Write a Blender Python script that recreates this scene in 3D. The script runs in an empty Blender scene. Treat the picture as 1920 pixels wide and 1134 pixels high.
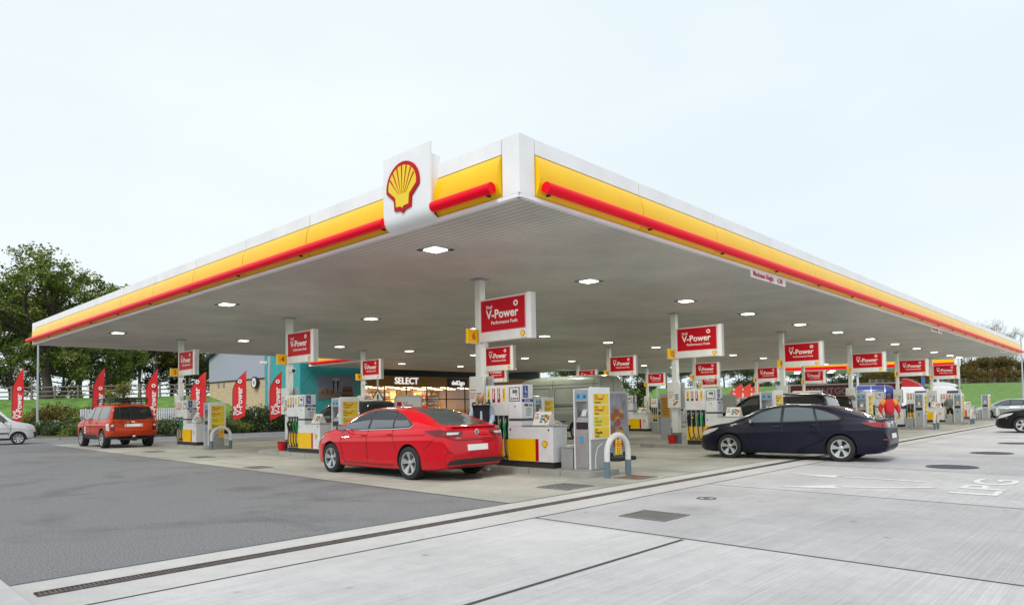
import bpy, bmesh, math, random
import numpy as np
from mathutils import Vector, Matrix
from mathutils.bvhtree import BVHTree
S = bpy.context.scene
COL = S.collection
random.seed(7)
R = math.radians

# ---------------- camera ----------------
cam_d = bpy.data.cameras.new('camera'); cam = bpy.data.objects.new('camera', cam_d); COL.objects.link(cam)
CO = Vector((-11.81926713, -12.19205812, 1.4768))
cF = Vector((0.72740709, 0.68515626, 0.03794489)); cR = Vector((0.68600469, -0.72742081, -0.01601677)); cU = Vector((-0.01662791, -0.03768108, 0.99915146))
m = Matrix.Identity(4)
for i in range(3):
    m[i][0] = cR[i]; m[i][1] = cU[i]; m[i][2] = -cF[i]; m[i][3] = CO[i]
cam.matrix_world = m
cam_d.sensor_fit = 'HORIZONTAL'; cam_d.sensor_width = 36; cam_d.lens = 1275.3966/1920*36
cam_d.shift_y = (715.13-567)/1920; cam_d.clip_start = .1; cam_d.clip_end = 3000
S.camera = cam
# ---------------- light ----------------
SUN_EL, SUN_AZ = R(48), R(200)      # azimuth: direction the light comes from, measured like the sky's rotation
W = bpy.data.worlds.new('World'); S.world = W; W.use_nodes = True
nt = W.node_tree; bg = nt.nodes['Background']
sky = nt.nodes.new('ShaderNodeTexSky'); sky.sky_type = 'NISHITA'; sky.sun_disc = False
sky.sun_elevation = SUN_EL; sky.sun_rotation = SUN_AZ; sky.air_density = 1; sky.dust_density = 2; sky.ozone_density = 1
tc = nt.nodes.new('ShaderNodeTexCoord'); mp = nt.nodes.new('ShaderNodeMapping'); mp.inputs['Scale'].default_value = (1, 1, 2.6)
nz = nt.nodes.new('ShaderNodeTexNoise'); nz.inputs['Scale'].default_value = 1.6; nz.inputs['Detail'].default_value = 5; nz.inputs['Roughness'].default_value = .5
cr = nt.nodes.new('ShaderNodeValToRGB')
cr.color_ramp.elements[0].position = .35; cr.color_ramp.elements[0].color = (.80, .90, .94, 1)
cr.color_ramp.elements[1].position = .68; cr.color_ramp.elements[1].color = (.90, .97, .98, 1)
ml = nt.nodes.new('ShaderNodeVectorMath'); ml.operation = 'SCALE'; ml.inputs['Scale'].default_value = 9.6
mx = nt.nodes.new('ShaderNodeMix'); mx.data_type = 'RGBA'; mx.inputs['Factor'].default_value = .93
nt.links.new(tc.outputs['Generated'], mp.inputs['Vector']); nt.links.new(mp.outputs[0], nz.inputs['Vector'])
nt.links.new(nz.outputs['Fac'], cr.inputs['Fac']); nt.links.new(cr.outputs[0], ml.inputs[0])
nt.links.new(sky.outputs[0], mx.inputs['A']); nt.links.new(ml.outputs[0], mx.inputs['B'])
nt.links.new(mx.outputs['Result'], bg.inputs['Color']); bg.inputs['Strength'].default_value = .1
sd = bpy.data.lights.new('sun', 'SUN'); sd.energy = 1.5; sd.angle = R(14); sd.color = (1, .97, .92)
sun = bpy.data.objects.new('sun', sd); COL.objects.link(sun)
# light arrives from the camera's left rear
sdir = Vector((-math.sin(R(70))*math.cos(SUN_EL), -math.cos(R(70))*math.cos(SUN_EL), math.sin(SUN_EL)))
sun.rotation_euler = sdir.to_track_quat('Z', 'Y').to_euler()
sky.sun_rotation = math.atan2(sdir.x, sdir.y)
S.view_settings.view_transform = 'Standard'; S.view_settings.look = 'None'; S.view_settings.gamma = 1
S.view_settings.exposure = 0.17
S.render.engine = 'CYCLES'
S.cycles.max_bounces = 7; S.cycles.diffuse_bounces = 4; S.cycles.transparent_max_bounces = 12

# ---------------- helpers ----------------
MATS = {}
def mat(name, col, rough=.5, metal=0, coat=0, var=0, vscale=6, bump=0, bscale=40, emit=None, estr=1, spec=.5, var2=None):
    if name in MATS: return MATS[name]
    M = bpy.data.materials.new(name); M.use_nodes = True; n = M.node_tree; b = n.nodes['Principled BSDF']
    b.inputs['Base Color'].default_value = (*col, 1); b.inputs['Roughness'].default_value = rough; b.inputs['Metallic'].default_value = metal
    b.inputs['Coat Weight'].default_value = coat; b.inputs['Coat Roughness'].default_value = .04; b.inputs['Specular IOR Level'].default_value = spec
    if var or bump:
        t = n.nodes.new('ShaderNodeTexCoord')
    if var:
        z = n.nodes.new('ShaderNodeTexNoise'); z.inputs['Scale'].default_value = vscale; z.inputs['Detail'].default_value = 6; z.inputs['Roughness'].default_value = .62
        n.links.new(t.outputs['Object'], z.inputs['Vector'])
        c = n.nodes.new('ShaderNodeValToRGB'); c.color_ramp.elements[0].position = .3; c.color_ramp.elements[1].position = .72
        lo = tuple(max(0, k*(1-var)) for k in col); hi = var2 or tuple(min(1, k*(1+var)) for k in col)
        c.color_ramp.elements[0].color = (*lo, 1); c.color_ramp.elements[1].color = (*hi, 1)
        n.links.new(z.outputs['Fac'], c.inputs['Fac']); n.links.new(c.outputs[0], b.inputs['Base Color'])
    if bump:
        z2 = n.nodes.new('ShaderNodeTexNoise'); z2.inputs['Scale'].default_value = bscale; z2.inputs['Detail'].default_value = 4
        n.links.new(t.outputs['Object'], z2.inputs['Vector'])
        bp = n.nodes.new('ShaderNodeBump'); bp.inputs['Strength'].default_value = bump; bp.inputs['Distance'].default_value = .02
        n.links.new(z2.outputs['Fac'], bp.inputs['Height']); n.links.new(bp.outputs[0], b.inputs['Normal'])
    if emit:
        b.inputs['Emission Color'].default_value = (*emit, 1); b.inputs['Emission Strength'].default_value = estr
    MATS[name] = M
    return M
white = mat('white_powder_coat', (.88, .865, .90), .35, var=.08, vscale=1.1)
white2 = mat('white_panel', (.77, .76, .78), .4, coat=.2, var=.09, vscale=4)
offwhite = mat('column_white', (.72, .73, .70), .4, var=.05, vscale=2.2)
yellow = mat('yellow_panel', (.96, .56, .0), .3, spec=.3, coat=.06, var=.05, vscale=1.3)
yellow2 = mat('yellow_label', (.9, .62, .01), .4)
amber = mat('yellow_dim', (.82, .50, .01), .4)
redm = mat('red_panel', (.50, .002, .012), .45, spec=.2, var=.05, vscale=2)
redtube = mat('red_tube', (.80, .0, .015), .35, spec=.15, emit=(1, .0, .03), estr=.10)
redpaint = mat('bucket_red', (.55, .01, .01), .4)
black = mat('black_plastic', (.02, .02, .022), .45)
black2 = mat('black_matt', (.03, .03, .03), .7)
rubber = mat('rubber', (.018, .018, .018), .75)
steel = mat('brushed_steel', (.52, .53, .54), .35, metal=.7, var=.08, vscale=9)
steel2 = mat('grey_sheet', (.42, .43, .44), .4, metal=.3, var=.08, vscale=4)
greyblue = mat('grey_blue_paint', (.13, .19, .23), .5, var=.12, vscale=8)
blue = mat('sign_blue', (.01, .05, .30), .4)
ltblue = mat('label_blue', (.10, .35, .60), .4)
green = mat('nozzle_green', (.0, .30, .08), .35)
galv = mat('galvanised', (.50, .53, .56), .4, metal=.5)
textred = mat('text_red', (.55, .01, .02), .5)
textwhite = mat('text_white', (.85, .85, .85), .5)
textblack = mat('text_dark', (.08, .05, .02), .5)
paperm = mat('paper', (.78, .77, .74), .5)
glassmid = mat('glass_painted_reflection', (.05, .065, .08), .03, coat=.8, spec=1.0); glasspale = mat('glass_painted_view', (.13, .165, .19), .04, coat=.8, spec=1.0)  # glass colours lightened to paint in reflections and the bright view through
glassdark = mat('dark_glass', (.010, .013, .015), .03, coat=.6, spec=1.0)

class MB:
    def __init__(s): s.v = []; s.f = []; s.m = []; s.cur = 0
    def add(s, vs, fs, m=None):
        o = len(s.v); s.v += [tuple(p) for p in vs]
        for f in fs: s.f.append([o+i for i in f]); s.m.append(s.cur if m is None else m)
        return s
    def box(s, x0, x1, y0, y1, z0, z1, m=None):
        if x0 > x1: x0, x1 = x1, x0
        if y0 > y1: y0, y1 = y1, y0
        return s.add([(x0,y0,z0),(x1,y0,z0),(x1,y1,z0),(x0,y1,z0),(x0,y0,z1),(x1,y0,z1),(x1,y1,z1),(x0,y1,z1)],
                     [(0,3,2,1),(4,5,6,7),(0,1,5,4),(1,2,6,5),(2,3,7,6),(3,0,4,7)], m)
    def prism(s, pts, ax, a0, a1, m=None):
        # pts in the two other axes, in cyclic order: x->(y,z) y->(x,z) z->(x,y)
        def P(p, a): return (a, p[0], p[1]) if ax == 'x' else ((p[0], a, p[1]) if ax == 'y' else (p[0], p[1], a))
        n = len(pts); vs = [P(p, a0) for p in pts]+[P(p, a1) for p in pts]
        return s.add(vs, [list(range(n))[::-1], list(range(n, 2*n))]+[(i, (i+1) % n, n+(i+1) % n, n+i) for i in range(n)], m)
    def tube(s, path, r, n=10, m=None, caps=True):
        path = [Vector(p) for p in path]; k = len(path)
        rr = r if isinstance(r, (list, tuple)) else [r]*k
        vs = []; up = None
        for i, p in enumerate(path):
            d = (path[min(i+1, k-1)]-path[max(i-1, 0)]).normalized()
            if up is None: up = d.orthogonal().normalized()
            up = (up-d*up.dot(d)); up = up.normalized() if up.length > 1e-6 else d.orthogonal().normalized()
            w = d.cross(up)
            for j in range(n):
                a = 2*math.pi*j/n; vs.append(p+(up*math.cos(a)+w*math.sin(a))*rr[i])
        fs = [(i*n+j, i*n+(j+1) % n, (i+1)*n+(j+1) % n, (i+1)*n+j) for i in range(k-1) for j in range(n)]
        if caps: fs += [list(range(n))[::-1], [(k-1)*n+j for j in range(n)]]
        return s.add(vs, fs, m)
    def lathe(s, prof, c=(0,0,0), ax='z', n=24, m=None, caps=False):
        vs = []
        for (r, h) in prof:
            for j in range(n):
                a = 2*math.pi*j/n; q = (r*math.cos(a), r*math.sin(a))
                p = (q[0], q[1], h) if ax == 'z' else ((h, q[0], q[1]) if ax == 'x' else (q[1], h, q[0]))
                vs.append((p[0]+c[0], p[1]+c[1], p[2]+c[2]))
        k = len(prof)
        fs = [(i*n+j, i*n+(j+1) % n, (i+1)*n+(j+1) % n, (i+1)*n+j) for i in range(k-1) for j in range(n)]
        if caps: fs += [list(range(n))[::-1], [(k-1)*n+j for j in range(n)]]
        return s.add(vs, fs, m)
    def ball(s, c, r, n=10, m=None):
        rx, ry, rz = r if isinstance(r, tuple) else (r, r, r)
        k = n//2+2; vs = []
        for i in range(k+1):
            t = math.pi*i/k
            for j in range(n):
                a = 2*math.pi*j/n; vs.append((c[0]+rx*math.sin(t)*math.cos(a), c[1]+ry*math.sin(t)*math.sin(a), c[2]-rz*math.cos(t)))
        return s.add(vs, [(i*n+j, i*n+(j+1) % n, (i+1)*n+(j+1) % n, (i+1)*n+j) for i in range(k) for j in range(n)], m)
    def mesh(s, name, mats, smooth=False, fix=True):
        me = bpy.data.meshes.new(name); me.from_pydata(s.v, [], s.f)
        for M in (mats if isinstance(mats, (list, tuple)) else [mats]): me.materials.append(M)
        me.polygons.foreach_set('material_index', s.m)
        if fix:
            bm = bmesh.new(); bm.from_mesh(me); bmesh.ops.remove_doubles(bm, verts=bm.verts, dist=1e-5)
            bmesh.ops.recalc_face_normals(bm, faces=bm.faces)
            if smooth:
                for e in bm.edges:
                    if len(e.link_faces) == 2 and e.calc_face_angle(0) > R(38): e.smooth = False
                for f in bm.faces: f.smooth = True
            bm.to_mesh(me); bm.free()
        return me
    def obj(s, name, mats, parent=None, smooth=False, bevel=0, seg=2):
        o = link(name, s.mesh(name, mats, smooth), parent)
        if bevel:
            b = o.modifiers.new('bevel', 'BEVEL'); b.width = bevel; b.segments = seg; b.limit_method = 'ANGLE'; b.angle_limit = R(40)
            if smooth is False and seg > 1: pass
        return o
def link(name, me, parent=None, mw=None):
    o = bpy.data.objects.new(name, me); COL.objects.link(o)
    if parent: o.parent = parent
    if mw is not None: o.matrix_basis = mw
    return o
def tag(o, label=None, cat=None, group=None, kind=None):
    if label: o['label'] = label
    if cat: o['category'] = cat
    if group: o['group'] = group
    if kind: o['kind'] = kind
    return o
def thing(name, label, cat, loc=(0,0,0), rz=0, group=None):
    o = bpy.data.objects.new(name, None); COL.objects.link(o); o.location = loc; o.rotation_euler = (0, 0, rz); o.empty_display_size = .2
    return tag(o, label, cat, group)
CH = {}
def kids(o):
    return [c for c in bpy.data.objects if c.parent == o]
def dup(o, loc=None, rz=None, label=None, group=None, tree=None):
    """copy a thing with its parts and sub-parts"""
    if tree is None: tree = family(o)
    def cp(node, par):
        src, ch = node
        c = src.copy(); COL.objects.link(c); c.parent = par
        for k in ch: cp(k, c)
        return c
    r = cp(tree, None)
    if loc is not None: r.location = loc
    if rz is not None: r.rotation_euler = (0, 0, rz)
    if label: r['label'] = label
    if group: r['group'] = group
    return r
def family(o):
    allo = list(bpy.data.objects)
    def f(x): return (x, [f(c) for c in allo if c.parent == x])
    return f(o)
def frame(o, x, y):
    x = Vector(x).normalized(); y = Vector(y).normalized(); z = x.cross(y); M = Matrix.Identity(4)
    for i in range(3): M[i][0] = x[i]; M[i][1] = y[i]; M[i][2] = z[i]; M[i][3] = o[i]
    return M
FL = ((0,-1,0), (0,0,1))     # writing on a face that looks towards -X
FR = ((1,0,0), (0,0,1))      # writing on a face that looks towards -Y
TC = {}
def tmesh(s, size=1, mat_=None, bold=0, ext=.002, align='CENTER', sx=1, res=3, name='lettering'):
    k = (s, size, mat_.name, bold, ext, align, sx)
    if k in TC: return TC[k]
    cu = bpy.data.curves.new('t', 'FONT'); cu.body = s; cu.size = size; cu.extrude = ext; cu.offset = bold; cu.align_x = align; cu.align_y = 'CENTER'; cu.resolution_u = res
    o = bpy.data.objects.new('t', cu); COL.objects.link(o)
    dg = bpy.context.evaluated_depsgraph_get(); me = bpy.data.meshes.new_from_object(o.evaluated_get(dg))
    bpy.data.objects.remove(o); bpy.data.curves.remove(cu)
    me.name = name
    if sx != 1: me.transform(Matrix.Diagonal((sx, 1, 1, 1)))
    me.materials.clear(); me.materials.append(mat_)
    TC[k] = me; return me
def text(s, o, fr, parent, size, mat_, bold=0, ext=.002, align='CENTER', sx=1, name='lettering', res=3):
    return link(name, tmesh(s, size, mat_, bold, ext, align, sx, res), parent, frame(o, *fr))
def texts(items, parent, name='lettering'):
    """several lines of writing in one mesh: items = (string, origin, frame, size, material, bold, align)"""
    bm = bmesh.new(); mats = []
    for (s, o, fr, size, mt, bold, al) in items:
        me = tmesh(s, size, mt, bold, .002, al).copy(); me.transform(frame(o, *fr))
        if mt not in mats: mats.append(mt)
        n0 = len(bm.faces); bm.from_mesh(me); bm.faces.ensure_lookup_table()
        for f in bm.faces[n0:]: f.material_index = mats.index(mt)
        bpy.data.meshes.remove(me)
    me = bpy.data.meshes.new(name); bm.to_mesh(me); bm.free()
    for mt in mats: me.materials.append(mt)
    return link(name, me, parent)
def emblem(o, fr, h, parent, t=.01, name='shell_emblem', fine=False):
    """scallop emblem: red outline, yellow body, red rays; flat shapes laid one on another"""
    def arc(w, hh, y0, n=17):
        pts = []
        for i in range(n):
            a = R(-8+196*i/(n-1)); pts.append((w*math.cos(a), y0+hh*math.sin(a)))
        return pts
    outer = [(-.27, .02), (-.09, .0), (0, -.06), (.09, .0), (.27, .02), (.29, .24), (.49, .40)]+[p for p in arc(.54, .50, .50)]+[(-.49, .40), (-.29, .24)]
    inner = [(-.20, .09), (-.05, .08), (0, .04), (.05, .08), (.20, .09), (.225, .29), (.42, .44)]+[p for p in arc(.455, .40, .52)]+[(-.42, .44), (-.225, .29)]
    b = MB(); M = frame(o, *fr)
    def put(pts, z0, z1, m):
        b2 = MB().prism([(x*h, (y-.5)*h) for x, y in pts], 'z', z0, z1, m)
        b.add([tuple(M @ Vector(v)) for v in b2.v], b2.f, m)
    put(outer, 0, t, 0); put(inner, t*.6, t*1.35, 1)
    if fine:
        for k in range(7):
            a = (k-3)/3; tx = .43*math.sin(a*1.15); ty = .53+.40*math.cos(a*1.15)
            bx, by = .11*a, .33
            d = Vector((tx-bx, ty-by)).normalized(); nx, ny = -d.y*.016, d.x*.016
            put([(bx, by), (tx+nx, ty+ny), (tx-nx, ty-ny)], t*1.35, t*1.6, 0)
    return link(name, b.mesh(name, [redm, yellow2]), parent)
# ---------------- ground ----------------
def nodes_mat(name, rough=.8, spec=.3):
    M = bpy.data.materials.new(name); M.use_nodes = True; n = M.node_tree; b = n.nodes['Principled BSDF']
    b.inputs['Roughness'].default_value = rough; b.inputs['Specular IOR Level'].default_value = spec
    g = n.nodes.new('ShaderNodeNewGeometry')
    def N(t, **k):
        x = n.nodes.new(t)
        for a, v in k.items():
            if a in x.inputs: x.inputs[a].default_value = v
            else: setattr(x, a, v)
        return x
    return M, n, b, g, N
def concrete(name, col, stri=.10, stain=.15):
    M, n, b, g, N = nodes_mat(name)
    L = n.links.new
    mp1 = N('ShaderNodeMapping'); mp1.inputs['Scale'].default_value = (.22, 34, 1); mp1.inputs['Rotation'].default_value = (0, 0, R(2))
    L(g.outputs['Position'], mp1.inputs['Vector'])
    s1 = N('ShaderNodeTexNoise', Scale=1.7, Detail=5., Roughness=.65); L(mp1.outputs[0], s1.inputs['Vector'])
    s2 = N('ShaderNodeTexNoise', Scale=.45, Detail=7., Roughness=.62); L(g.outputs['Position'], s2.inputs['Vector'])
    s3 = N('ShaderNodeTexNoise', Scale=55., Detail=3., Roughness=.7); L(g.outputs['Position'], s3.inputs['Vector'])
    s4 = N('ShaderNodeTexNoise', Scale=4.2, Detail=6., Roughness=.7); L(g.outputs['Position'], s4.inputs['Vector'])
    def rng(src, a, b2, lo, hi):
        r = N('ShaderNodeMapRange'); r.inputs['From Min'].default_value = a; r.inputs['From Max'].default_value = b2
        r.inputs['To Min'].default_value = lo; r.inputs['To Max'].default_value = hi; L(src, r.inputs['Value']); return r.outputs[0]
    def mul(a, c):
        x = N('ShaderNodeMath', operation='MULTIPLY'); L(a, x.inputs[0]); L(c, x.inputs[1]); return x.outputs[0]
    v = mul(mul(rng(s1.outputs['Fac'], .32, .68, 1-stri, 1+stri*.6), rng(s2.outputs['Fac'], .3, .7, 1-stain, 1.07)), mul(rng(s3.outputs['Fac'], .3, .7, .93, 1.06), rng(s4.outputs['Fac'], .35, .6, .93, 1.02)))
    vo = N('ShaderNodeTexVoronoi', Scale=1.1); L(g.outputs['Position'], vo.inputs['Vector'])
    v = mul(v, rng(vo.outputs['Distance'], .02, .06, .62, 1.0))
    vo2 = N('ShaderNodeTexVoronoi', Scale=.33); nzz = N('ShaderNodeTexNoise', Scale=3., Detail=4.); L(g.outputs['Position'], nzz.inputs['Vector'])
    va = N('ShaderNodeVectorMath', operation='MULTIPLY_ADD'); L(nzz.outputs['Color'], va.inputs[0]); va.inputs[1].default_value = (.5, .5, .5); L(g.outputs['Position'], va.inputs[2]); L(va.outputs[0], vo2.inputs['Vector'])
    v = mul(v, rng(vo2.outputs['Distance'], .06, .20, .80, 1.0))
    s5 = N('ShaderNodeTexNoise', Scale=1.2, Detail=5., Roughness=.6); mp5 = N('ShaderNodeMapping'); mp5.inputs['Scale'].default_value = (1.6, .07, 1); L(g.outputs['Position'], mp5.inputs['Vector']); L(mp5.outputs[0], s5.inputs['Vector'])
    v = mul(v, rng(s5.outputs['Fac'], .52, .68, 1.0, 1-max(0, stain-.2)*1.4))
    mm = N('ShaderNodeVectorMath', operation='SCALE'); mm.inputs[0].default_value = col; L(v, mm.inputs['Scale']); L(mm.outputs[0], b.inputs['Base Color'])
    bp = N('ShaderNodeBump'); bp.inputs['Strength'].default_value = .35; bp.inputs['Distance'].default_value = .01
    L(s1.outputs['Fac'], bp.inputs['Height']); L(bp.outputs[0], b.inputs['Normal'])
    return M
def asphalt_mat(name, col):
    M, n, b, g, N = nodes_mat(name, .85)
    L = n.links.new
    vo = N('ShaderNodeTexNoise', Scale=46., Detail=4., Roughness=.95); L(g.outputs['Position'], vo.inputs['Vector'])
    s2 = N('ShaderNodeTexNoise', Scale=.35, Detail=8., Roughness=.65, Distortion=1.2); L(g.outputs['Position'], s2.inputs['Vector'])
    c1 = N('ShaderNodeValToRGB'); e = c1.color_ramp.elements; e[0].position = .37; e[0].color = (*[k*.35 for k in col], 1); e[1].position = .63; e[1].color = (*[k*2.0 for k in col], 1)
    L(vo.outputs['Fac'], c1.inputs['Fac'])
    c2 = N('ShaderNodeMapRange'); c2.inputs['From Min'].default_value = .33; c2.inputs['From Max'].default_value = .5; c2.inputs['To Min'].default_value = .70; c2.inputs['To Max'].default_value = 1.05; L(s2.outputs['Fac'], c2.inputs['Value'])
    mm = N('ShaderNodeVectorMath', operation='SCALE'); L(c1.outputs[0], mm.inputs[0]); L(c2.outputs[0], mm.inputs['Scale']); L(mm.outputs[0], b.inputs['Base Color'])
    bp = N('ShaderNodeBump'); bp.inputs['Strength'].default_value = .5; bp.inputs['Distance'].default_value = .01; L(vo.outputs['Fac'], bp.inputs['Height']); L(bp.outputs[0], b.inputs['Normal'])
    return M
asph = asphalt_mat('asphalt', (.158, .158, .165)); asph2 = asphalt_mat('asphalt_road', (.17, .17, .185))
con_a = concrete('concrete_light', (.578, .558, .566), .16, .2); con_b = concrete('concrete_mid', (.486, .470, .482), .16, .22); con_c = concrete('concrete_pale', (.558, .538, .546), .18, .2)
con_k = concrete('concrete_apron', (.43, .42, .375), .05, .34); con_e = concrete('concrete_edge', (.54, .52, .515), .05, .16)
kerbm = concrete('kerb_concrete', (.40, .39, .36), .03, .2)
jointm = mat('joint_seal', (.05, .05, .05), .8)
grassm = mat('grass_green', (.085, .22, .022), .9, var=.5, vscale=1.3, bump=.8, bscale=7, var2=(.19, .34, .06))
verge = mat('verge_earth', (.10, .085, .05), .95, var=.4, vscale=3)
def sheet(name, pts, z, m, kind='structure', label=None):
    me = bpy.data.meshes.new(name); me.from_pydata([(x, y, z) for x, y in pts], [], [list(range(len(pts)))]); me.materials.append(m)
    o = link(name, me); return tag(o, label, None, None, kind)
def rect(x0, x1, y0, y1): return [(x0, y0), (x1, y0), (x1, y1), (x0, y1)]
sheet('ground', rect(-900, 1200, -900, 1200), -.06, grassm, label='open grassland reaching the horizon')
sheet('asphalt_yard', [(-45, -4.95), (-10.5, -4.95), (-4.2, -4.95), (-3.03, 27.2), (-3.03, 29.5), (62, 29.5), (62, -60), (135, -60), (135, 95), (40, 78), (16, 50), (-60, 62)], 0, asph, label='dark grey asphalt yard')
road = sheet('road', [(-60, 27.2), (-3.03, 27.2), (49.3, 27.2), (62, 20), (62, 29.6), (17, 38), (9, 34.6), (3, 31.6), (-3, 33.6), (-20, 43), (-60, 60)], .004, asph2, label='pale grey access road behind the canopy')
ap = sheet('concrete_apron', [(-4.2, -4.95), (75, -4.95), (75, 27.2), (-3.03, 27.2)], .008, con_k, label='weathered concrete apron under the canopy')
sheet('concrete_kerb_band', [(-10.5, -6.15), (90, -6.15), (90, -4.95), (-10.5, -4.95)], .008, con_e, label='concrete band either side of the drain')
k = 0
for (x0, x1, y0, y1, mt) in [(-10.5, -5.12, -8.4, -6.15, con_a), (-30, -5.12, -40, -8.4, con_c), (-5.12, -.4, -40, -6.15, con_b), (-.4, 4.6, -40, -6.15, con_c), (4.6, 9.6, -40, -6.15, con_b), (9.6, 15, -40, -6.15, con_c), (15, 90, -40, -6.15, con_a)]:
    sheet('concrete_slab', rect(x0, x1, y0, y1), .008, mt, label='brushed concrete slab of the road'); k += 1
J = MB()
def jt(x0, y0, x1, y1, w=.012, z=.0125):
    d = Vector((x1-x0, y1-y0, 0)).normalized(); n_ = Vector((-d.y, d.x, 0))*w
    a, b_ = Vector((x0, y0, z)), Vector((x1, y1, z)); J.add([a-n_, b_-n_, b_+n_, a+n_], [(0, 1, 2, 3)])
jt(-10.5, -6.15, 90, -6.15); jt(-30, -8.4, -5.12, -8.4, .02); jt(-5.0, -6.15, -5.2, -14, .012); jt(-.2, -6.15, -.62, -14); jt(4.84, -6.15, 4.1, -14); jt(9.9, -6.15, 9.2, -14); jt(15, -6.15, 15, -14)
jt(-10.5, -4.95, 90, -4.95); jt(-3.1, 27.2, 75, 27.2, .02)
for x in (4.7, 14.2, 23.7, 33.2): jt(x, -4.95, x, 27.2, .008)
for y in (.6, 6, 12, 18): jt(-4, y, 49, y, .006)
jt(-10.52, -4.95, -10.52, -6.15)
tag(J.obj('slab_joints', jointm), 'dark sealed joints between the concrete slabs', kind='structure')
# drain
D = MB(); D.box(-10.42, 60, -5.56, -5.44, .006, .013, 0)
x = -10.4
while x < 4: D.box(x, x+.018, -5.555, -5.445, .013, .020, 1); x += .036
D.box(-10.42, 60, -5.575, -5.558, .006, .022, 1); D.box(-10.42, 60, -5.442, -5.425, .006, .022, 1)
tag(D.obj('drain_channel', [mat('drain_dark', (.035, .03, .028), .8), mat('drain_iron', (.11, .09, .085), .7, var=.4, vscale=12)]), 'long slotted drain channel across the concrete', kind='structure')
# kerb bottom left
kb = MB(); kb.box(-11.5, -10.53, -40, -4.6, 0, .05); kb.box(-13, -10.56, -4.55, -4.3, 0, .10)
tag(kb.obj('kerb', con_a, bevel=.01), 'pale kerb at the corner of the yard', kind='structure')
# iron covers
iron = mat('cast_iron', (.13, .13, .14), .6, metal=.4, var=.3, vscale=14); rust = mat('rusty_plate', (.16, .085, .05), .8, var=.4, vscale=9)
def cover(x0, x1, y0, y1, m_, label, pat=True, nm='drain_cover'):
    b = MB(); b.box(x0, x1, y0, y1, .009, .014, 0)
    if pat:
        nx, ny = int((x1-x0)/.045), int((y1-y0)/.045)
        for i in range(nx):
            for j in range(ny):
                if (i+j) % 2: b.box(x0+.01+i*.045, x0+.045+i*.045, y0+.02+j*.045, y0+.045+j*.045, .014, .019, 1)
    b.box(x0-.02, x0, y0-.02, y1+.02, .009, .022, 1); b.box(x1, x1+.02, y0-.02, y1+.02, .009, .022, 1)
    b.box(x0, x1, y0-.02, y0, .009, .022, 1); b.box(x0, x1, y1, y1+.02, .009, .022, 1)
    return tag(b.obj(nm, [iron if m_ is None else m_, mat('iron_light', (.22, .21, .20), .6, metal=.3)]), label, 'drain cover')
cover(-4.22, -3.62, -7.63, -6.98, None, 'square cast iron grating in the open concrete slab nearest the camera')
cover(-2.42, -1.66, -4.62, -3.95, None, 'square iron grating just in front of the nearest pump island')
cover(-.28, .38, -4.72, -4.15, rust, 'rusty brown plate beside the nearest white hoop barrier', False)
cover(-2.75, -2.2, 10.3, 11.0, None, 'iron cover between the orange car and the red car, nearer one', False)
cover(-2.55, -2.0, 15.2, 16.1, None, 'small iron cover near the orange car, farther one', False)
cover(-3.6, -3.1, 4.7, 5.3, None, 'iron cover just ahead of the red car', False)
def rcover(x, y, r, label):
    b = MB(); b.lathe([(0, .0), (r, 0), (r, .014), (r-.03, .016), (r-.03, .012), (0, .012)], (x, y, .006), n=40)
    for i in range(-9, 10):
        for j in range(-9, 10):
            px, py = i*r/10, j*r/10
            if (i+j) % 2 == 0 and math.hypot(px, py) < r*.88: b.box(x+px-.012, x+px+.012, y+py-.012, y+py+.012, .018, .022)
    tag(b.obj('manhole_cover', mat('manhole_grey', (.075, .08, .095), .6, metal=.3)), label, 'manhole cover')
rcover(5.78, -8.9, .50, 'round dark manhole cover nearest the white road arrows'); rcover(10.86, -8.9, .50, 'round dark manhole cover, middle of the row of three'); rcover(16.2, -8.8, .5, 'round dark manhole cover farthest of the row of three')
rb = MB(); rb.lathe([(.15, .009), (.15, .014), (.12, .014), (.12, .009)], (-1.97, -7.05, 0), n=30); rb.lathe([(0, .012), (.05, .012)], (-1.97, -7.05, 0), n=12)
tag(rb.obj('valve_cover', jointm), 'small round valve cover in the middle slab', 'valve cover')
rb = MB(); rb.lathe([(0, .012), (.3, .012), (.3, .008)], (-2.0, -1.65, 0), n=30)
tag(rb.obj('manhole_cover', mat('manhole_dirty', (.10, .10, .09), .7)), 'round tank cover behind the red car', 'manhole cover')
# road markings
paint = mat('road_paint', (.70, .70, .69), .7, var=.22, vscale=22)
def arrow(tip, tail, w=.075, hl=1.1, hw=.28, bend=0):
    b = MB(); t, q = Vector((*tip, 0)), Vector((*tail, 0)); d = (t-q).normalized(); n_ = Vector((-d.y, d.x, 0)); L_ = (t-q).length-hl; z = Vector((0, 0, .0135))
    prev = None; vs = []
    for i in range(13):
        u = i/12; p = q+d*L_*u+n_*bend*(u*(1-u)*4)
        vs += [p-n_*w+z, p+n_*w+z]
    b.add(vs, [(2*i, 2*i+2, 2*i+3, 2*i+1) for i in range(12)])
    h = q+d*L_; b.add([h-n_*hw+z, t+z, h+n_*hw+z, h+d*.12+n_*w+z, h+d*.12-n_*w+z], [(0, 1, 4), (1, 2, 3), (1, 3, 4)])
    return b
tag(arrow((2.46, -6.6), (2.3, -9.15), bend=-.04).obj('road_arrow', paint), 'white painted arrow farther from the camera', 'road marking', 'lane arrows on the concrete')
tag(arrow((.12, -7.3), (1.52, -9.42), bend=.10).obj('road_arrow', paint), 'white painted arrow nearer the camera, bent shaft', 'road marking', 'lane arrows on the concrete')
lp = tmesh('LPG', .92, paint, .006, .0008, 'LEFT', 1.75, name='painted_letters').copy()
o = link('road_lettering', lp); o.location = (.72, -10.12, .014); tag(o, 'white painted letters LPG on the concrete', 'road marking')

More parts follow.
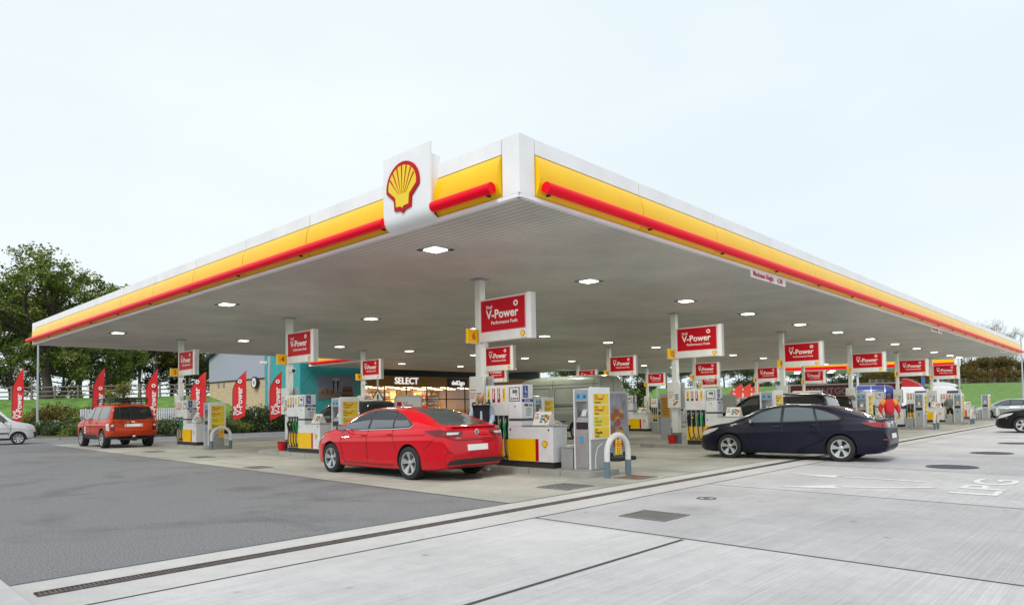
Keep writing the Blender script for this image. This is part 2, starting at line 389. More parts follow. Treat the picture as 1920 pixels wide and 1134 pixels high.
# ---------------- canopy ----------------
XL, XR, YF, YB, ZC, ZT = -4.25, 49.25, -5.28, 24.95, 4.70, 5.65
sof, n, b, g, N = nodes_mat('soffit_boards', .5, .4)
L = n.links.new
sx = N('ShaderNodeSeparateXYZ'); L(g.outputs['Position'], sx.inputs[0])
dv = N('ShaderNodeMath', operation='DIVIDE'); L(sx.outputs['X'], dv.inputs[0]); dv.inputs[1].default_value = .15
fr = N('ShaderNodeMath', operation='FRACT'); L(dv.outputs[0], fr.inputs[0])
rg = N('ShaderNodeValToRGB'); e = rg.color_ramp.elements; e[0].position = 0; e[0].color = (.48, .48, .48, 1); e[1].position = .16; e[1].color = (1, 1, 1, 1); q = rg.color_ramp.elements.new(.84); q.color = (1, 1, 1, 1); q = rg.color_ramp.elements.new(1); q.color = (.48, .48, .48, 1)
L(fr.outputs[0], rg.inputs['Fac'])
nn = N('ShaderNodeTexNoise', Scale=.5, Detail=6., Roughness=.6); L(g.outputs['Position'], nn.inputs['Vector'])
mr = N('ShaderNodeMapRange'); mr.inputs['From Min'].default_value = .3; mr.inputs['From Max'].default_value = .7; mr.inputs['To Min'].default_value = .78; mr.inputs['To Max'].default_value = 1.06; L(nn.outputs['Fac'], mr.inputs['Value'])
ng = N('ShaderNodeTexNoise', Scale=9., Detail=2., Roughness=.5); L(g.outputs['Position'], ng.inputs['Vector'])
mg = N('ShaderNodeMapRange'); mg.inputs['From Min'].default_value = .70; mg.inputs['From Max'].default_value = .76; mg.inputs['To Min'].default_value = 1.; mg.inputs['To Max'].default_value = .55; L(ng.outputs['Fac'], mg.inputs['Value'])
v1 = N('ShaderNodeVectorMath', operation='SCALE'); L(rg.outputs[0], v1.inputs[0]); L(mr.outputs[0], v1.inputs['Scale'])
v3 = N('ShaderNodeVectorMath', operation='SCALE'); L(v1.outputs[0], v3.inputs[0]); L(mg.outputs[0], v3.inputs['Scale'])
v2 = N('ShaderNodeVectorMath', operation='MULTIPLY'); L(v3.outputs[0], v2.inputs[0]); v2.inputs[1].default_value = (.69, .68, .63); L(v2.outputs[0], b.inputs['Base Color'])
bp = N('ShaderNodeBump'); bp.inputs['Strength'].default_value = .6; bp.inputs['Distance'].default_value = .02; L(rg.outputs[0], bp.inputs['Height']); L(bp.outputs[0], b.inputs['Normal'])

can = thing('canopy', 'huge forecourt canopy with white, yellow and red edge over the pumps', 'canopy', (0, 0, 0))
b = MB(); b.box(XL+.02, XR-.02, YF+.02, YB-.02, ZC, ZC+.04); b.box(14, 34, YB-.02, 32.4, ZC, ZC+.04); b.obj('soffit', sof, can)
b = MB(); b.box(XL+.15, XR-.15, YF+.15, YB-.15, ZC+.05, 5.5); b.box(14.15, 34, YB, 32.4, ZC+.05, 5.5); b.obj('roof_deck', steel2, can)
prof = [(0, 5.40), (.025, 5.398), (.07, 5.33), (.105, 5.22), (.122, 5.10), (.12, 4.99), (.10, 4.88), (.06, 4.79), (.02, 4.748), (0, 4.745)]
fw, fy, ft, trim, dark = MB(), MB(), MB(), MB(), MB()
def side(base, d, out, a0, a1, gap=None, first=2.96, tube_over=(0, 0)):
    """one edge of the canopy: base point, running direction, outward direction, from a0 to a1"""
    base = Vector(base); d = Vector(d); out = Vector(out)
    def ex(mb, pr, s0, s1, closed=True):
        vs = []
        for s in (s0, s1):
            for (o_, z) in pr: vs.append(base+d*s+out*o_+Vector((0, 0, z)))
        k_ = len(pr); mb.add(vs, [(i, (i+1) % k_, k_+(i+1) % k_, k_+i) for i in range(k_)]+[list(range(k_))[::-1], list(range(k_, 2*k_))])
    spans = [(a0, a1)] if not gap else [(a0, gap[0]), (gap[1], a1)]
    for (s0, s1) in spans:
        s = s0
        while s < s1-.05:
            e_ = min(s+first, s1)
            if s1-e_ < .5: e_ = s1
            ex(fw, [(0, 5.41), (.03, 5.41), (.03, ZT), (-.1, ZT), (-.1, 5.41)], s+.010, e_-.010)
            ex(fy, prof, s+.012, e_-.012)
            s = e_
    ex(dark, [(-.02, 4.76), (-.001, 4.76), (-.001, ZT-.03), (-.02, ZT-.03)], a0, a1)
    ex(trim, [(-.05, 4.675), (.035, 4.675), (.035, 4.735), (-.05, 4.735)], a0-.33, a1+.33)
    tg = spans
    for (s0, s1) in tg:
        s = s0+.07-(tube_over[0] if s0 == a0 else 0); s1 = s1-.07+(tube_over[1] if s1 == a1 else 0)
        while s < s1-.05:
            e_ = min(s+first, s1)
            if s1-e_ < .5: e_ = s1
            ft.tube([base+d*(s+.004)+out*.19+Vector((0, 0, 4.87)), base+d*(e_-.004)+out*.19+Vector((0, 0, 4.87))], .088, 20)
            q0, q1 = base+d*(s+.12)+out*.09, base+d*(s+.15)+out*.17; dark.box(q0.x, q1.x, q0.y, q1.y, 4.765, 4.80)
            s = e_
    return
side((XL, 0, 0), (0, 1, 0), (-1, 0, 0), YF+.33, YB-.33, gap=(-3.40, -2.2), tube_over=(0, .55))
side((0, YF, 0), (1, 0, 0), (0, -1, 0), XL+.33, XR-.33)
side((XR, 0, 0), (0, 1, 0), (1, 0, 0), YF+.33, YB-.33)
side((0, YB, 0), (1, 0, 0), (0, 1, 0), XL+.33, 13.7); side((0, YB, 0), (1, 0, 0), (0, 1, 0), 34.3, XR-.33)
side((14, 0, 0), (0, 1, 0), (-1, 0, 0), YB+.4, 32.0)
fw.obj('white_fascia', white, can); fy.obj('yellow_fascia', yellow, can, smooth=True); ft.obj('red_tube', redtube, can, smooth=True); trim.obj('edge_trim', white, can); dark.obj('fascia_backing', black2, can)
for (x, y, sx_, sy_) in [(XL, YF, -1, -1), (XR, YF, 1, -1), (XL, YB, -1, 1), (XR, YB, 1, 1), (14, 32.3, -1, 1)]:
    b = MB(); b.box(x+sx_*.034, x-sx_*.325, y+sy_*.034, y-sy_*.325, 4.737, ZT+.01); b.obj('corner_cover', white, can, bevel=.006)
# brand panel on the left edge
bp_ = MB(); pr = [(-4.47, 6.0), (-4.47, 4.93), (-4.455, 4.83), (-4.41, 4.75), (-4.34, 4.70), (-4.25, 4.685), (-4.25, 4.715), (-4.33, 4.73), (-4.39, 4.775), (-4.425, 4.84), (-4.435, 4.93), (-4.435, 6.0)]
bp_.prism([(x, z) for x, z in pr], 'y', -3.45, -2.13)
panel = bp_.obj('brand_panel', white, can, smooth=True)
b = MB(); b.box(-4.43, -4.22, -3.42, -2.16, 4.95, 5.82); b.obj('panel_box', white, panel, bevel=.01)
emblem((-4.475, -2.72, 5.40), FL, .86, panel, .025, fine=True)
# slim downpipes at the far corners
def at(px, py, d): return CO+(cF+cR*((px-960)/1275.4)-cU*((py-715.13)/1275.4))*d
for (px, d, lb) in [(71, 52, 'tall pale lamp post seen below the far left corner of the canopy'), (1798, 76, 'tall pale lamp post between the rightmost fuel sign and the far canopy corner'), (1917, 68, 'tall grey lamp post at the right edge of the picture')]:
    x, y, _z = at(px, 700, d); t = thing('lamp_post', lb, 'lamp post', (x, y, 0)); b = MB(); b.tube([(0, 0, 0), (0, 0, 4), (0, 0, 8)], [.09, .075, .05], 12); b.obj('post', galv, t, smooth=True); b = MB(); b.tube([(0, 0, 7.9), (.5, .3, 8.1)], .03, 8); b.box(.4, .9, .15, .4, 8.06, 8.16); b.obj('lamp_head', galv, t)
# height signs
k = 0
for x0, x1, lb in [(3.82, 5.92, 'white height limit plate hanging from the right canopy edge, nearest the camera'), (21.94, 23.95, 'white height limit plate halfway along the right canopy edge'), (40.35, 42.4, 'white height limit plate farthest along the right canopy edge')]:
    t = thing('height_sign', lb, 'sign', (x0, YF-.05, 4.49), 0, 'height limit plates')
    b = MB(); b.box(0, x1-x0, 0, .02, 0, .185); b.obj('plate', white2, t, bevel=.004)
    text('Maximum Height', (.30+.42, -.004, .10), FR, t, .175, textred, .004); text('4.1M', (1.72, -.004, .10), FR, t, .17, textred, .004)
# ceiling lamps
lensm = mat('lamp_lens', (.9, .9, .9), .3, emit=(1, .99, .93), estr=4.5)
lampd = bpy.data.lights.new('lamp_light', 'AREA'); lampd.shape = 'SQUARE'; lampd.size = .42; lampd.energy = LAMP = 72; lampd.color = (1, .97, .82)
l0 = thing('ceiling_lamp', '', 'ceiling lamp', (0, 0, ZC), 0, 'ceiling lamps under the canopy')
b = MB(); b.box(-.27, .27, -.27, .27, -.012, .0); b.obj('frame', steel2, l0)
b = MB(); b.box(-.175, .175, -.175, .175, -.03, -.0125); b.obj('lens', lensm, l0, bevel=.015)
for sx_ in (-1, 1): b = MB(); b.box(sx_*.17, sx_*.27, -sx_*.27, -sx_*.17, -.022, -.013); b.obj('bracket_or_shadow_gap', black2, l0)  # black pieces painting in the shadow gap at two lamp corners
lo = bpy.data.objects.new('lamp_light', lampd); COL.objects.link(lo); lo.parent = l0; lo.location = (0, 0, -.06)
ltree = family(l0)
ROWS = {0: ('front row', -1.72), 1: ('middle row', 7.88), 2: ('back row', 17.75)}
LX = [-2.9, 2.25, 7.25, 11.7, 16.65, 21.25, 26.2, 30.8, 35.6, 40.2, 45.0, 48.2]
ORD = ['first', 'second', 'third', 'fourth', 'fifth', 'sixth', 'seventh', 'eighth', 'ninth', 'tenth', 'eleventh', 'twelfth']
for j in range(3):
    for i, x in enumerate(LX):
        lb = '%s square ceiling lamp from the left canopy edge in the %s' % (ORD[i], ROWS[j][0])
        if i == j == 0: l0.location = (x, ROWS[j][1], ZC); l0['label'] = lb
        else: dup(l0, (x, ROWS[j][1], ZC), 0, lb, tree=ltree)
for i, x in enumerate((17.9, 23.5, 29.5)): dup(l0, (x, 26.5, ZC), 0, '%s ceiling lamp from the left beside the shop front' % ORD[i], tree=ltree)
# ---------------- pump islands ----------------
def rounded(x0, x1, y0, y1, r, n=5):
    pts = []
    for (cx, cy, a0) in [(x1-r, y1-r, 0), (x0+r, y1-r, 90), (x0+r, y0+r, 180), (x1-r, y0+r, 270)]:
        for i in range(n+1): a = R(a0+90*i/n); pts.append((cx+r*math.cos(a), cy+r*math.sin(a)))
    return pts
PROT = {}
# kerbed island
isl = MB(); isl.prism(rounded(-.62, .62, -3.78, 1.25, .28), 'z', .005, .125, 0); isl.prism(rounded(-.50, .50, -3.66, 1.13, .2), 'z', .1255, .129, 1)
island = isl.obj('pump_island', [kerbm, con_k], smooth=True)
bv = island.modifiers.new('bevel', 'BEVEL'); bv.width = .025; bv.segments = 2; bv.limit_method = 'ANGLE'
for y in (-3.0, -2.1, -1.2, -.3, .6):
    jb = MB(); jb.box(-.624, .624, y-.004, y+.004, .01, .127); jb.obj('kerb_joint', jointm, island)
tag(island, kind='structure'); PROT['island'] = island
# column
c = thing('canopy_column', '', 'column', group='columns holding up the canopy')
b = MB(); b.box(-.095, .095, -.095, .095, 1.34, 4.70); b.obj('shaft', offwhite, c, bevel=.012)
b = MB(); b.box(-.115, .115, -.115, .115, .50, 1.36); b.obj('lower_casing', offwhite, c, bevel=.012)
b = MB(); b.box(-.122, .122, -.122, .122, .128, .50); b.obj('base', greyblue, c, bevel=.01)
b = MB(); b.box(-.17, .17, -.17, .17, 4.67, 4.695); b.box(-.13, .13, -.13, .13, 4.655, 4.67); b.obj('collar', steel2, c)
PROT['column'] = c
# brand sign
c = thing('brand_sign', '', 'sign', group='red fuel signs on the columns')
b = MB(); b.box(-.155, .03, -1.70, -.10, 3.09, 4.13); b.obj('sign_box', white2, c, bevel=.01)
b = MB(); b.prism([(-.155, -1.705), (-.165, -1.73), (-.165, -1.82), (-.14, -1.84), (.01, -1.84), (.035, -1.82), (.035, -1.73), (.03, -1.705)], 'z', 3.075, 4.145); b.obj('end_trim', white, c, bevel=.006)
b = MB(); b.box(-.163, -.156, -1.655, -.205, 3.335, 4.085); b.obj('red_panel', redm, c)
b = MB(); b.box(-.1615, -.1555, -1.675, -.185, 3.315, 4.105); b.obj('panel_border', mat('pink_border', (.75, .35, .38), .4), c)
lt = texts([('Shell', (-.164, -.38, 3.915), FL, .115, textwhite, .001, 'LEFT'), ('V-Power', (-.164, -.385, 3.725), FL, .295, textwhite, .006, 'LEFT'),
       ('Performance Fuels', (-.164, -1.42, 3.525), FL, .115, textwhite, .001, 'RIGHT')], c)
b = MB(); b.lathe([(.035, -.168), (.035, -.172), (.07, -.172), (.07, -.168)], (0, -1.375, 3.935), 'x', 20); b.obj('ring_mark', textwhite, c)
emblem((-.157, -1.57, 3.20), FL, .145, c, .006)
PROT['sign'] = c
# number plate (yellow) : number added per column
c = thing('number_sign', '', 'sign', group='yellow pump number signs')
b = MB(); b.box(-.46, -.11, -.045, .045, 3.08, 3.41); b.obj('plate', yellow, c, bevel=.008)
b = MB(); b.box(-.466, -.11, -.048, .048, 3.41, 3.42); b.box(-.466, -.1, -.048, .048, 3.068, 3.08); b.obj('plate_trim', white, c, bevel=.004)
PROT['number'] = c
# poster boxes on the column
c = thing('poster_box', '', 'poster box', group='poster boxes on the columns')
b = MB(); b.box(-.20, -.125, -.26, .22, 1.36, 2.26); b.obj('left_case', offwhite, c, bevel=.015)
b = MB(); b.box(.125, .20, -.26, .22, 1.36, 2.26); b.obj('right_case', steel2, c, bevel=.015)
b = MB(); b.box(-.206, -.2, -.235, .195, 1.39, 1.97)
p = b.obj('poster', paperm, c)
def salad(mb_parent, ox, y0, y1, z0, z1, nx=-1, seed=3):
    """food photograph of the leaflets: a few flat patches of colour"""
    rn = random.Random(seed)
    cols = [mat('food_brown', (.35, .12, .03), .5), mat('food_gold', (.65, .35, .06), .5), mat('food_green', (.12, .22, .04), .5), mat('food_red', (.45, .06, .03), .5)]
    b = MB()
    for i in range(14):
        cy, cz, r = rn.uniform(y0+.03, y1-.03), rn.uniform(z0+.03, z1-.03), rn.uniform(.02, .05)
        pts = [(cy+r*math.cos(k*1.05)*rn.uniform(.7, 1.1), cz+r*math.sin(k*1.05)*rn.uniform(.6, .9)) for k in range(6)]
        e_ = .0005*(i+1); b.prism(pts, 'x', ox, ox+nx*(.001+e_), i % 4)
    return b.obj('food_picture', cols, mb_parent)
salad(p, -.2065, -.22, .06, 1.42, 1.66)
b = MB()
for z in (1.66, 1.73, 1.80): b.box(-.2062, -.208, -.21, -.07, z, z+.045)
b.obj('small_pictures', mat('poster_teal', (.10, .20, .24), .5), p)
texts([('Shell Drive', (-.208, .17, 1.92), FL, .045, textred, .001, 'LEFT'), ('Get more', (-.208, .17, 1.84), FL, .05, textred, .001, 'LEFT'), ('for your', (-.208, .17, 1.785), FL, .05, textred, .001, 'LEFT'), ('points', (-.208, .17, 1.73), FL, .05, textred, .001, 'LEFT')], p)
PROT['poster'] = c
# dispenser
c = thing('fuel_dispenser', '', 'fuel pump', group='fuel dispensers on the islands')
b = MB(); b.box(-.385, .05, -2.61, -.62, .128, .262); b.obj('plinth', black2, c)
b = MB(); b.box(-.42, .08, -2.65, -1.30, .262, 1.04); b.obj('cabinet', white2, c, bevel=.012)
b = MB(); b.box(-.4245, -.4205, -2.14, -1.315, .275, .77); b.obj('yellow_panel', yellow, c)
b = MB(); b.box(-.4245, -.4205, -2.235, -2.145, .275, .77); b.obj('red_stripe', redm, c)
emblem((-.422, -2.42, .66), FL, .15, c, .006)
b = MB(); b.box(-.43, .09, -2.67, -1.74, 1.042, 1.075); b.obj('counter', steel, c, bevel=.006)
b = MB()
for y in (-1.38, -2.53):
    q = c
    b = MB(); b.lathe([(0, -.428), (.022, -.428), (.024, -.4205)], (0, y, .97), 'x', 14); b.obj('lock', black, c)
# hose bay
b = MB(); b.box(-.33, .05, -1.295, -.60, .262, 1.29); b.obj('hose_bay', black, c)
b = MB(); b.box(-.36, -.331, -1.295, -.60, .275, .74); b.obj('bay_yellow_panel', yellow, c)
b = MB()
for y in (-.60, -.775, -.95, -1.125, -1.295): b.box(-.385, -.331, y-.008, y+.008, .275, 1.29)
b.obj('bay_dividers', offwhite, c)
# head
b = MB(); b.box(-.42, -.02, -1.325, -.58, 1.29, 2.0); b.obj('grade_head', white2, c, bevel=.012)
b = MB(); b.box(-.423, -.02, -1.74, -1.333, 1.222, 2.0); b.obj('display_head', white2, c, bevel=.012)
b = MB(); b.box(-.415, -.03, -1.73, -1.335, 1.165, 1.222); b.obj('dark_band', mat('band_grey', (.07, .075, .08), .3), c)
b = MB(); b.box(-.42, -.02, -1.74, -1.333, 1.042, 1.165); b.obj('lower_head', white2, c)
labs = [(yellow2, .0), (redm, 1), (redm, 2), (yellow2, 3)]
for (mt, k_), y in zip(labs, (-.69, -.855, -1.02, -1.19)):
    b = MB(); b.box(-.424, -.4205, y-.042, y+.042, 1.60 if k_ < 3 else 1.63, 1.93); lb_ = b.obj('grade_label', mt, c)
    if k_ < 2: b = MB(); b.box(-.4255, -.4245, y-.036, y+.036, 1.605, 1.68); b.obj('black_end', black, lb_)
    if k_ in (1, 2):
        link('grade_lettering', tmesh('V-Power', .07, textwhite, .003, .001, 'CENTER'), lb_, frame((-.4262, y, 1.80), (0, 0, -1), (0, -1, 0)))
    else: link('grade_lettering', tmesh('Fuel Save' if k_ else 'Diesel', .055, textblack, .001, .001, 'CENTER'), lb_, frame((-.4262, y, 1.80), (0, 0, -1), (0, -1, 0)))
b = MB(); b.box(-.428, -.4235, -1.68, -1.38, 1.63, 1.93); dsp = b.obj('display', white2, c)
b = MB()
for (y0, y1, z0, z1) in [(-1.69, -1.67, 1.62, 1.94), (-1.39, -1.37, 1.62, 1.94), (-1.69, -1.37, 1.925, 1.94), (-1.69, -1.37, 1.62, 1.635)]: b.box(-.431, -.4235, y0, y1, z0, z1)
b.obj('display_frame', black, dsp)
b = MB(); b.box(-.4305, -.428, -1.62, -1.47, 1.80, 1.88); b.box(-.4305, -.428, -1.62, -1.56, 1.755, 1.78); b.obj('screen', mat('lcd', (.12, .14, .13), .2), dsp)
b = MB()
for i in range(4): b.box(-.432, -.428, -1.64+i*.06, -1.605+i*.06, 1.66, 1.70)
b.obj('buttons', black, dsp)
b = MB(); b.lathe([(0, -.428), (.018, -.428), (.02, -.4235)], (0, -1.54, 1.50), 'x', 12); b.obj('lock', black, c)
# notices on the short side, facing -Y
b = MB(); b.box(-.36, -.20, -1.7455, -1.7405, 1.70, 1.97)
dsb = b.obj('disabled_notice', blue, c)
b = MB(); b.tube([(-.29, -1.747, 1.905), (-.285, -1.747, 1.85), (-.25, -1.747, 1.845), (-.24, -1.747, 1.81)], .007, 6)
b.tube([(-.27+.036*math.cos(a), -1.747, 1.835+.036*math.sin(a)) for a in [R(140+k_*22) for k_ in range(11)]], .006, 6); b.ball((-.293, -1.747, 1.925), .013, 8)
b.obj('wheelchair_symbol', textwhite, dsb)
b = MB(); b.box(-.41, -.03, -1.745, -1.7405, 1.60, 1.665); b.obj('notice_strip', blue, c)
texts([('Please press', (-.28, -1.747, 1.745), FR, .024, textwhite, .0005, 'CENTER'), ('Pay at kiosk', (-.22, -1.747, 1.632), FR, .04, textwhite, .001, 'CENTER')], dsb)
b = MB()
for i in range(5):
    for j in range(4): b.box(-.27+i*.037, -.245+i*.037, -1.745, -1.7405, 1.28+j*.05, 1.315+j*.05)
b.obj('keypad', steel2, c)
b = MB(); b.box(-.16, -.12, -1.745, -1.7405, 1.50, 1.545); b.box(-.10, -.06, -1.745, -1.7405, 1.50, 1.545); b.box(-.32, -.20, -1.745, -1.7405, 1.50, 1.555); b.obj('safety_symbols', textblack, c)
# nozzles and hoses
for k_, y in enumerate((-.69, -.865, -1.04, -1.21)):
    gm = green if k_ in (2, 3) else black
    b = MB(); b.box(-.39, -.335, y-.05, y+.05, .86, 1.26); hol = b.obj('holster', black, c, bevel=.01)
    b = MB(); b.tube([(-.405, y, .80), (-.42, y+.004, .90), (-.435, y+.01, 1.0)], [.024, .028, .026], 8); b.tube([(-.435, y+.01, 1.0), (-.44, y+.012, 1.06), (-.40, y+.01, 1.14)], [.034, .036, .026], 8)
    nz_ = b.obj('nozzle', gm, c, smooth=True)
    b = MB(); b.tube([(-.40, y+.01, 1.14), (-.385, y+.01, 1.20), (-.37, y+.01, 1.235)], .011, 8); b.obj('spout', galv, nz_, smooth=True)
    if k_ == 1:
        b = MB(); b.lathe([(0, -.475), (.03, -.475), (.03, -.455)], (0, y, 1.04), 'x', 14); b.obj('nozzle_cap', yellow2, nz_)
    sl = .10 if k_ < 3 else .08
    pts = []
    for i in range(15):
        t_ = i/14; z = .80-.47*math.sin(math.pi*min(1, t_*1.0)*.5)**1.3 if t_ < .75 else .33-.02*math.sin((t_-.75)*12)
        pts.append((-.41-.04*math.sin(math.pi*t_), y-sl*t_**1.6, z))
    pts += [(-.40, y-sl-.02, .32), (-.37, y-sl-.03, .36), (-.345, y-sl-.035, .42)] if k_ < 3 else [(-.40, y-sl, .36), (-.35, y-sl, .40)]
    b = MB(); b.tube(pts, .016, 8); b.obj('hose', rubber, c, smooth=True)
PROT['dispenser'] = c
# leaflet tent on the counter
c = thing('leaflet_stand', '', 'leaflet stand', group='tent shaped leaflet stands on the pump counters')
b = MB(); b.prism([(-.33, 1.0765), (-.20, 1.37), (-.19, 1.37), (-.06, 1.0765)], 'y', -2.45, -1.98)
card = b.obj('card', paperm, c)
M_ = frame((-.3345, -2.215, 1.0765), (0, -1, 0), Vector((.13, 0, .2935)).normalized())
b = MB(); rn = random.Random(5); cols = [MATS['food_brown'], MATS['food_gold'], MATS['food_green'], MATS['food_red'], MATS['poster_teal']]
for i in range(14):
    cx, cy, r = rn.uniform(.06, .19), rn.uniform(.05, .24), rn.uniform(.02, .045)
    b2 = MB().prism([(cx+r*math.cos(k_*1.05), cy+r*.8*math.sin(k_*1.05)) for k_ in range(6)], 'z', .0, .002+.0005*i, i % 4); b.add([tuple(M_ @ Vector(v)) for v in b2.v], b2.f, i % 4)
for i in range(3): b2 = MB().box(-.04, .035, .05+i*.07, .10+i*.07, 0, .002); b.add([tuple(M_ @ Vector(v)) for v in b2.v], b2.f, 4)
b.obj('leaflet_picture', cols, card)
for (s_, yy) in (('Shell', .26), ('more', .20), ('points', .16)):
    link('lettering', tmesh(s_, .045, textred, .001, .001, 'LEFT'), card, M_ @ Matrix.Translation((-.20, yy, .001)))
PROT['leaflet'] = c
# service tower
c = thing('service_tower', '', 'service tower', group='price and service towers on the islands')
b = MB(); b.box(-.28, .34, -3.54, -3.16, .128, 1.20); b.box(-.10, .34, -3.54, -3.16, 1.20, 1.60); b.box(-.28, .34, -3.54, -3.50, 1.20, 1.60); b.box(-.28, .34, -3.20, -3.16, 1.2, 1.6); b.box(-.28, .34, -3.54, -3.16, 1.60, 1.83); b.obj('body', steel, c)
b = MB()
for (y0, y1, z0, z1) in [(-3.56, -3.53, .14, 1.85), (-3.165, -3.135, .14, 1.85), (-3.53, -3.165, 1.825, 1.85)]: b.box(-.30, -.26, y0, y1, z0, z1)
b.obj('side_frame', white, c, bevel=.006)
b = MB(); b.box(-.295, -.2805, -3.52, -3.18, 1.58, 1.81); inst = b.obj('instruction_panel', steel2, c)
b = MB(); b.box(-.299, -.2955, -3.49, -3.37, 1.63, 1.75); b.box(-.299, -.2955, -3.33, -3.21, 1.63, 1.75); b.obj('blue_notices', ltblue, inst)
b = MB(); b.box(-.301, -.2995, -3.46, -3.41, 1.655, 1.70); b.box(-.301, -.2995, -3.29, -3.25, 1.655, 1.715); b.obj('notice_drawing', blue, inst)
b = MB(); b.box(-.30, -.2805, -3.50, -3.20, .99, 1.14); b.obj('bin_mouth', black, c, bevel=.012)
b = MB(); b.prism([(-.12, 1.20), (-.27, 1.20), (-.27, 1.24), (-.13, 1.33)], 'y', -3.49, -3.21); b.obj('towel_tray', steel, c)
b = MB(); b.prism([(-.24, 1.22), (-.16, 1.24), (-.14, 1.42), (-.19, 1.35)], 'y', -3.40, -3.28); b.obj('paper_towel', paperm, c)
b = MB(); b.box(-.296, -.2805, -3.50, -3.19, .18, .93); dr = b.obj('door', steel, c, bevel=.004)
b = MB(); b.box(-.299, -.2965, -3.39, -3.28, .70, .85); b.obj('door_notice', ltblue, dr)
b = MB(); b.box(-.285, .40, -3.60, -3.545, .77, 1.88); brd = b.obj('price_board', white, c, bevel=.012)
items = []
for k_, (a_, b__, cc, col_) in enumerate([('Shell', 'V-Power', 'Unleaded', textblack), ('Shell', 'V-Power', 'Diesel', textblack), ('Shell', 'Regular', 'Unleaded', mat('text_green', (.25, .42, .05), .5)), ('Shell', 'Regular', 'Diesel', textblack)]):
    z1 = 1.74-k_*.238
    b = MB(); b.box(-.20, .34, -3.606, -3.601, z1-.222, z1); b.obj('price_panel', yellow2, brd)
    items += [(a_, (-.165, -3.6072, z1-.045), FR, .05, textred if k_ < 2 else col_, .0005, 'LEFT'), (b__, (-.165, -3.6072, z1-.108), FR, .085, textred if k_ < 2 else col_, .002, 'LEFT'), (cc, (-.165, -3.6072, z1-.185), FR, .055, col_, .0008, 'LEFT')]
    if k_ < 2: items.append(('o', (.12, -3.6072, z1-.05), FR, .10, textred, .001, 'LEFT'))
texts(items, brd)
b = MB(); b.box(-.26, .32, -3.56, -3.545, .14, .76); pn = b.obj('lower_panel', steel2, c)
b = MB(); b.tube([(-.12, -3.563, .15), (-.12, -3.563, .40), (-.04, -3.563, .60), (.12, -3.563, .68)], .012, 6); b.obj('panel_trim', white, pn)
PROT['tower'] = c
# small box
c = thing('utility_box', '', 'utility box', group='low grey boxes beside the service towers')
b = MB(); b.box(-.26, .10, -3.06, -2.74, .129, .58); b.obj('box', steel2, c, bevel=.01)
b = MB(); b.box(-.27, .11, -3.07, -2.73, .581, .60); b.obj('lid', steel, c, bevel=.005)
b = MB(); b.box(-.2, 0, -2.95, -2.85, .601, .635); b.obj('handle', paperm, c, bevel=.01)
PROT['box'] = c
# hoop barrier
c = thing('hoop_barrier', '', 'hoop barrier', group='white hoop barriers in front of the islands')
path = [(-.36, -4.03, .30), (-.36, -4.03, .50)]
for i in range(13):
    a = math.pi-math.pi*i/12; path.append((.02+.38*math.cos(a), -4.03, .52+.35*math.sin(a)))
path += [(.40, -4.03, .50), (.40, -4.03, .30)]
b = MB(); b.tube(path, .058, 16); b.obj('hoop', mat('hoop_white', (.74, .74, .73), .45, var=.08, vscale=12), c, smooth=True)
for x in (-.36, .40):
    b = MB(); b.tube([(x, -4.03, .009), (x, -4.03, .34)], .064, 16); b.obj('grey_sleeve', greyblue, c, smooth=True)
b = MB(); b.prism([(x, z) for x, z in rounded(-.07, .13, .47, .77, .02, 3)], 'y', -4.052, -4.04); nt_ = b.obj('notice', yellow2, c)
b = MB(); b.box(-.05, -.03, -4.045, -4.03, .76, .83); b.box(.09, .11, -4.045, -4.03, .76, .83); b.obj('notice_strap', white, nt_)
texts([(s_, (.03, -4.0535, z), FR, sz, textred, .0008, 'CENTER') for s_, z, sz in [('FREE', .73, .045), ('FORECOURT', .685, .034), ('SERVICE', .645, .04), ('Mon - Fri', .60, .032), ('8am - 6pm', .565, .03), ('Sat - Sun', .53, .032), ('9am - 5pm', .495, .03)]], nt_)
PROT['hoop'] = c
# bucket
c = thing('fire_bucket', '', 'bucket', group='red buckets beside the column bases')
b = MB(); b.lathe([(0, .131), (.11, .131), (.16, .43), (.168, .435), (.15, .43), (.105, .15), (0, .15)], (-.27, .04, 0), n=20); b.obj('bucket', redpaint, c, smooth=True)
b = MB(); b.tube([(-.27+.155*math.cos(t_), .04+.03, .42-.13*math.sin(t_)) for t_ in [R(k_*15) for k_ in range(13)]], .005, 6); b.obj('handle', galv, c)
PROT['bucket'] = c
# little round loudspeaker on the column
c = thing('loudspeaker', '', 'loudspeaker', group='small round loudspeakers on the columns')
b = MB(); b.tube([(.02, -.10, 2.86), (.02, -.16, 2.86)], .02, 8); b.obj('bracket_or_shadow_gap', galv, c)
b = MB(); b.lathe([(.03, -.27), (.085, -.25), (.10, -.20), (.07, -.15), (.03, -.135)], (.02, 0, 2.86), 'y', 18, caps=True); hs = b.obj('housing', white, c, smooth=True)
b = MB(); b.lathe([(0, -.282), (.07, -.262)], (.02, 0, 2.86), 'y', 18); b.obj('grille', black, hs)
PROT['speaker'] = c

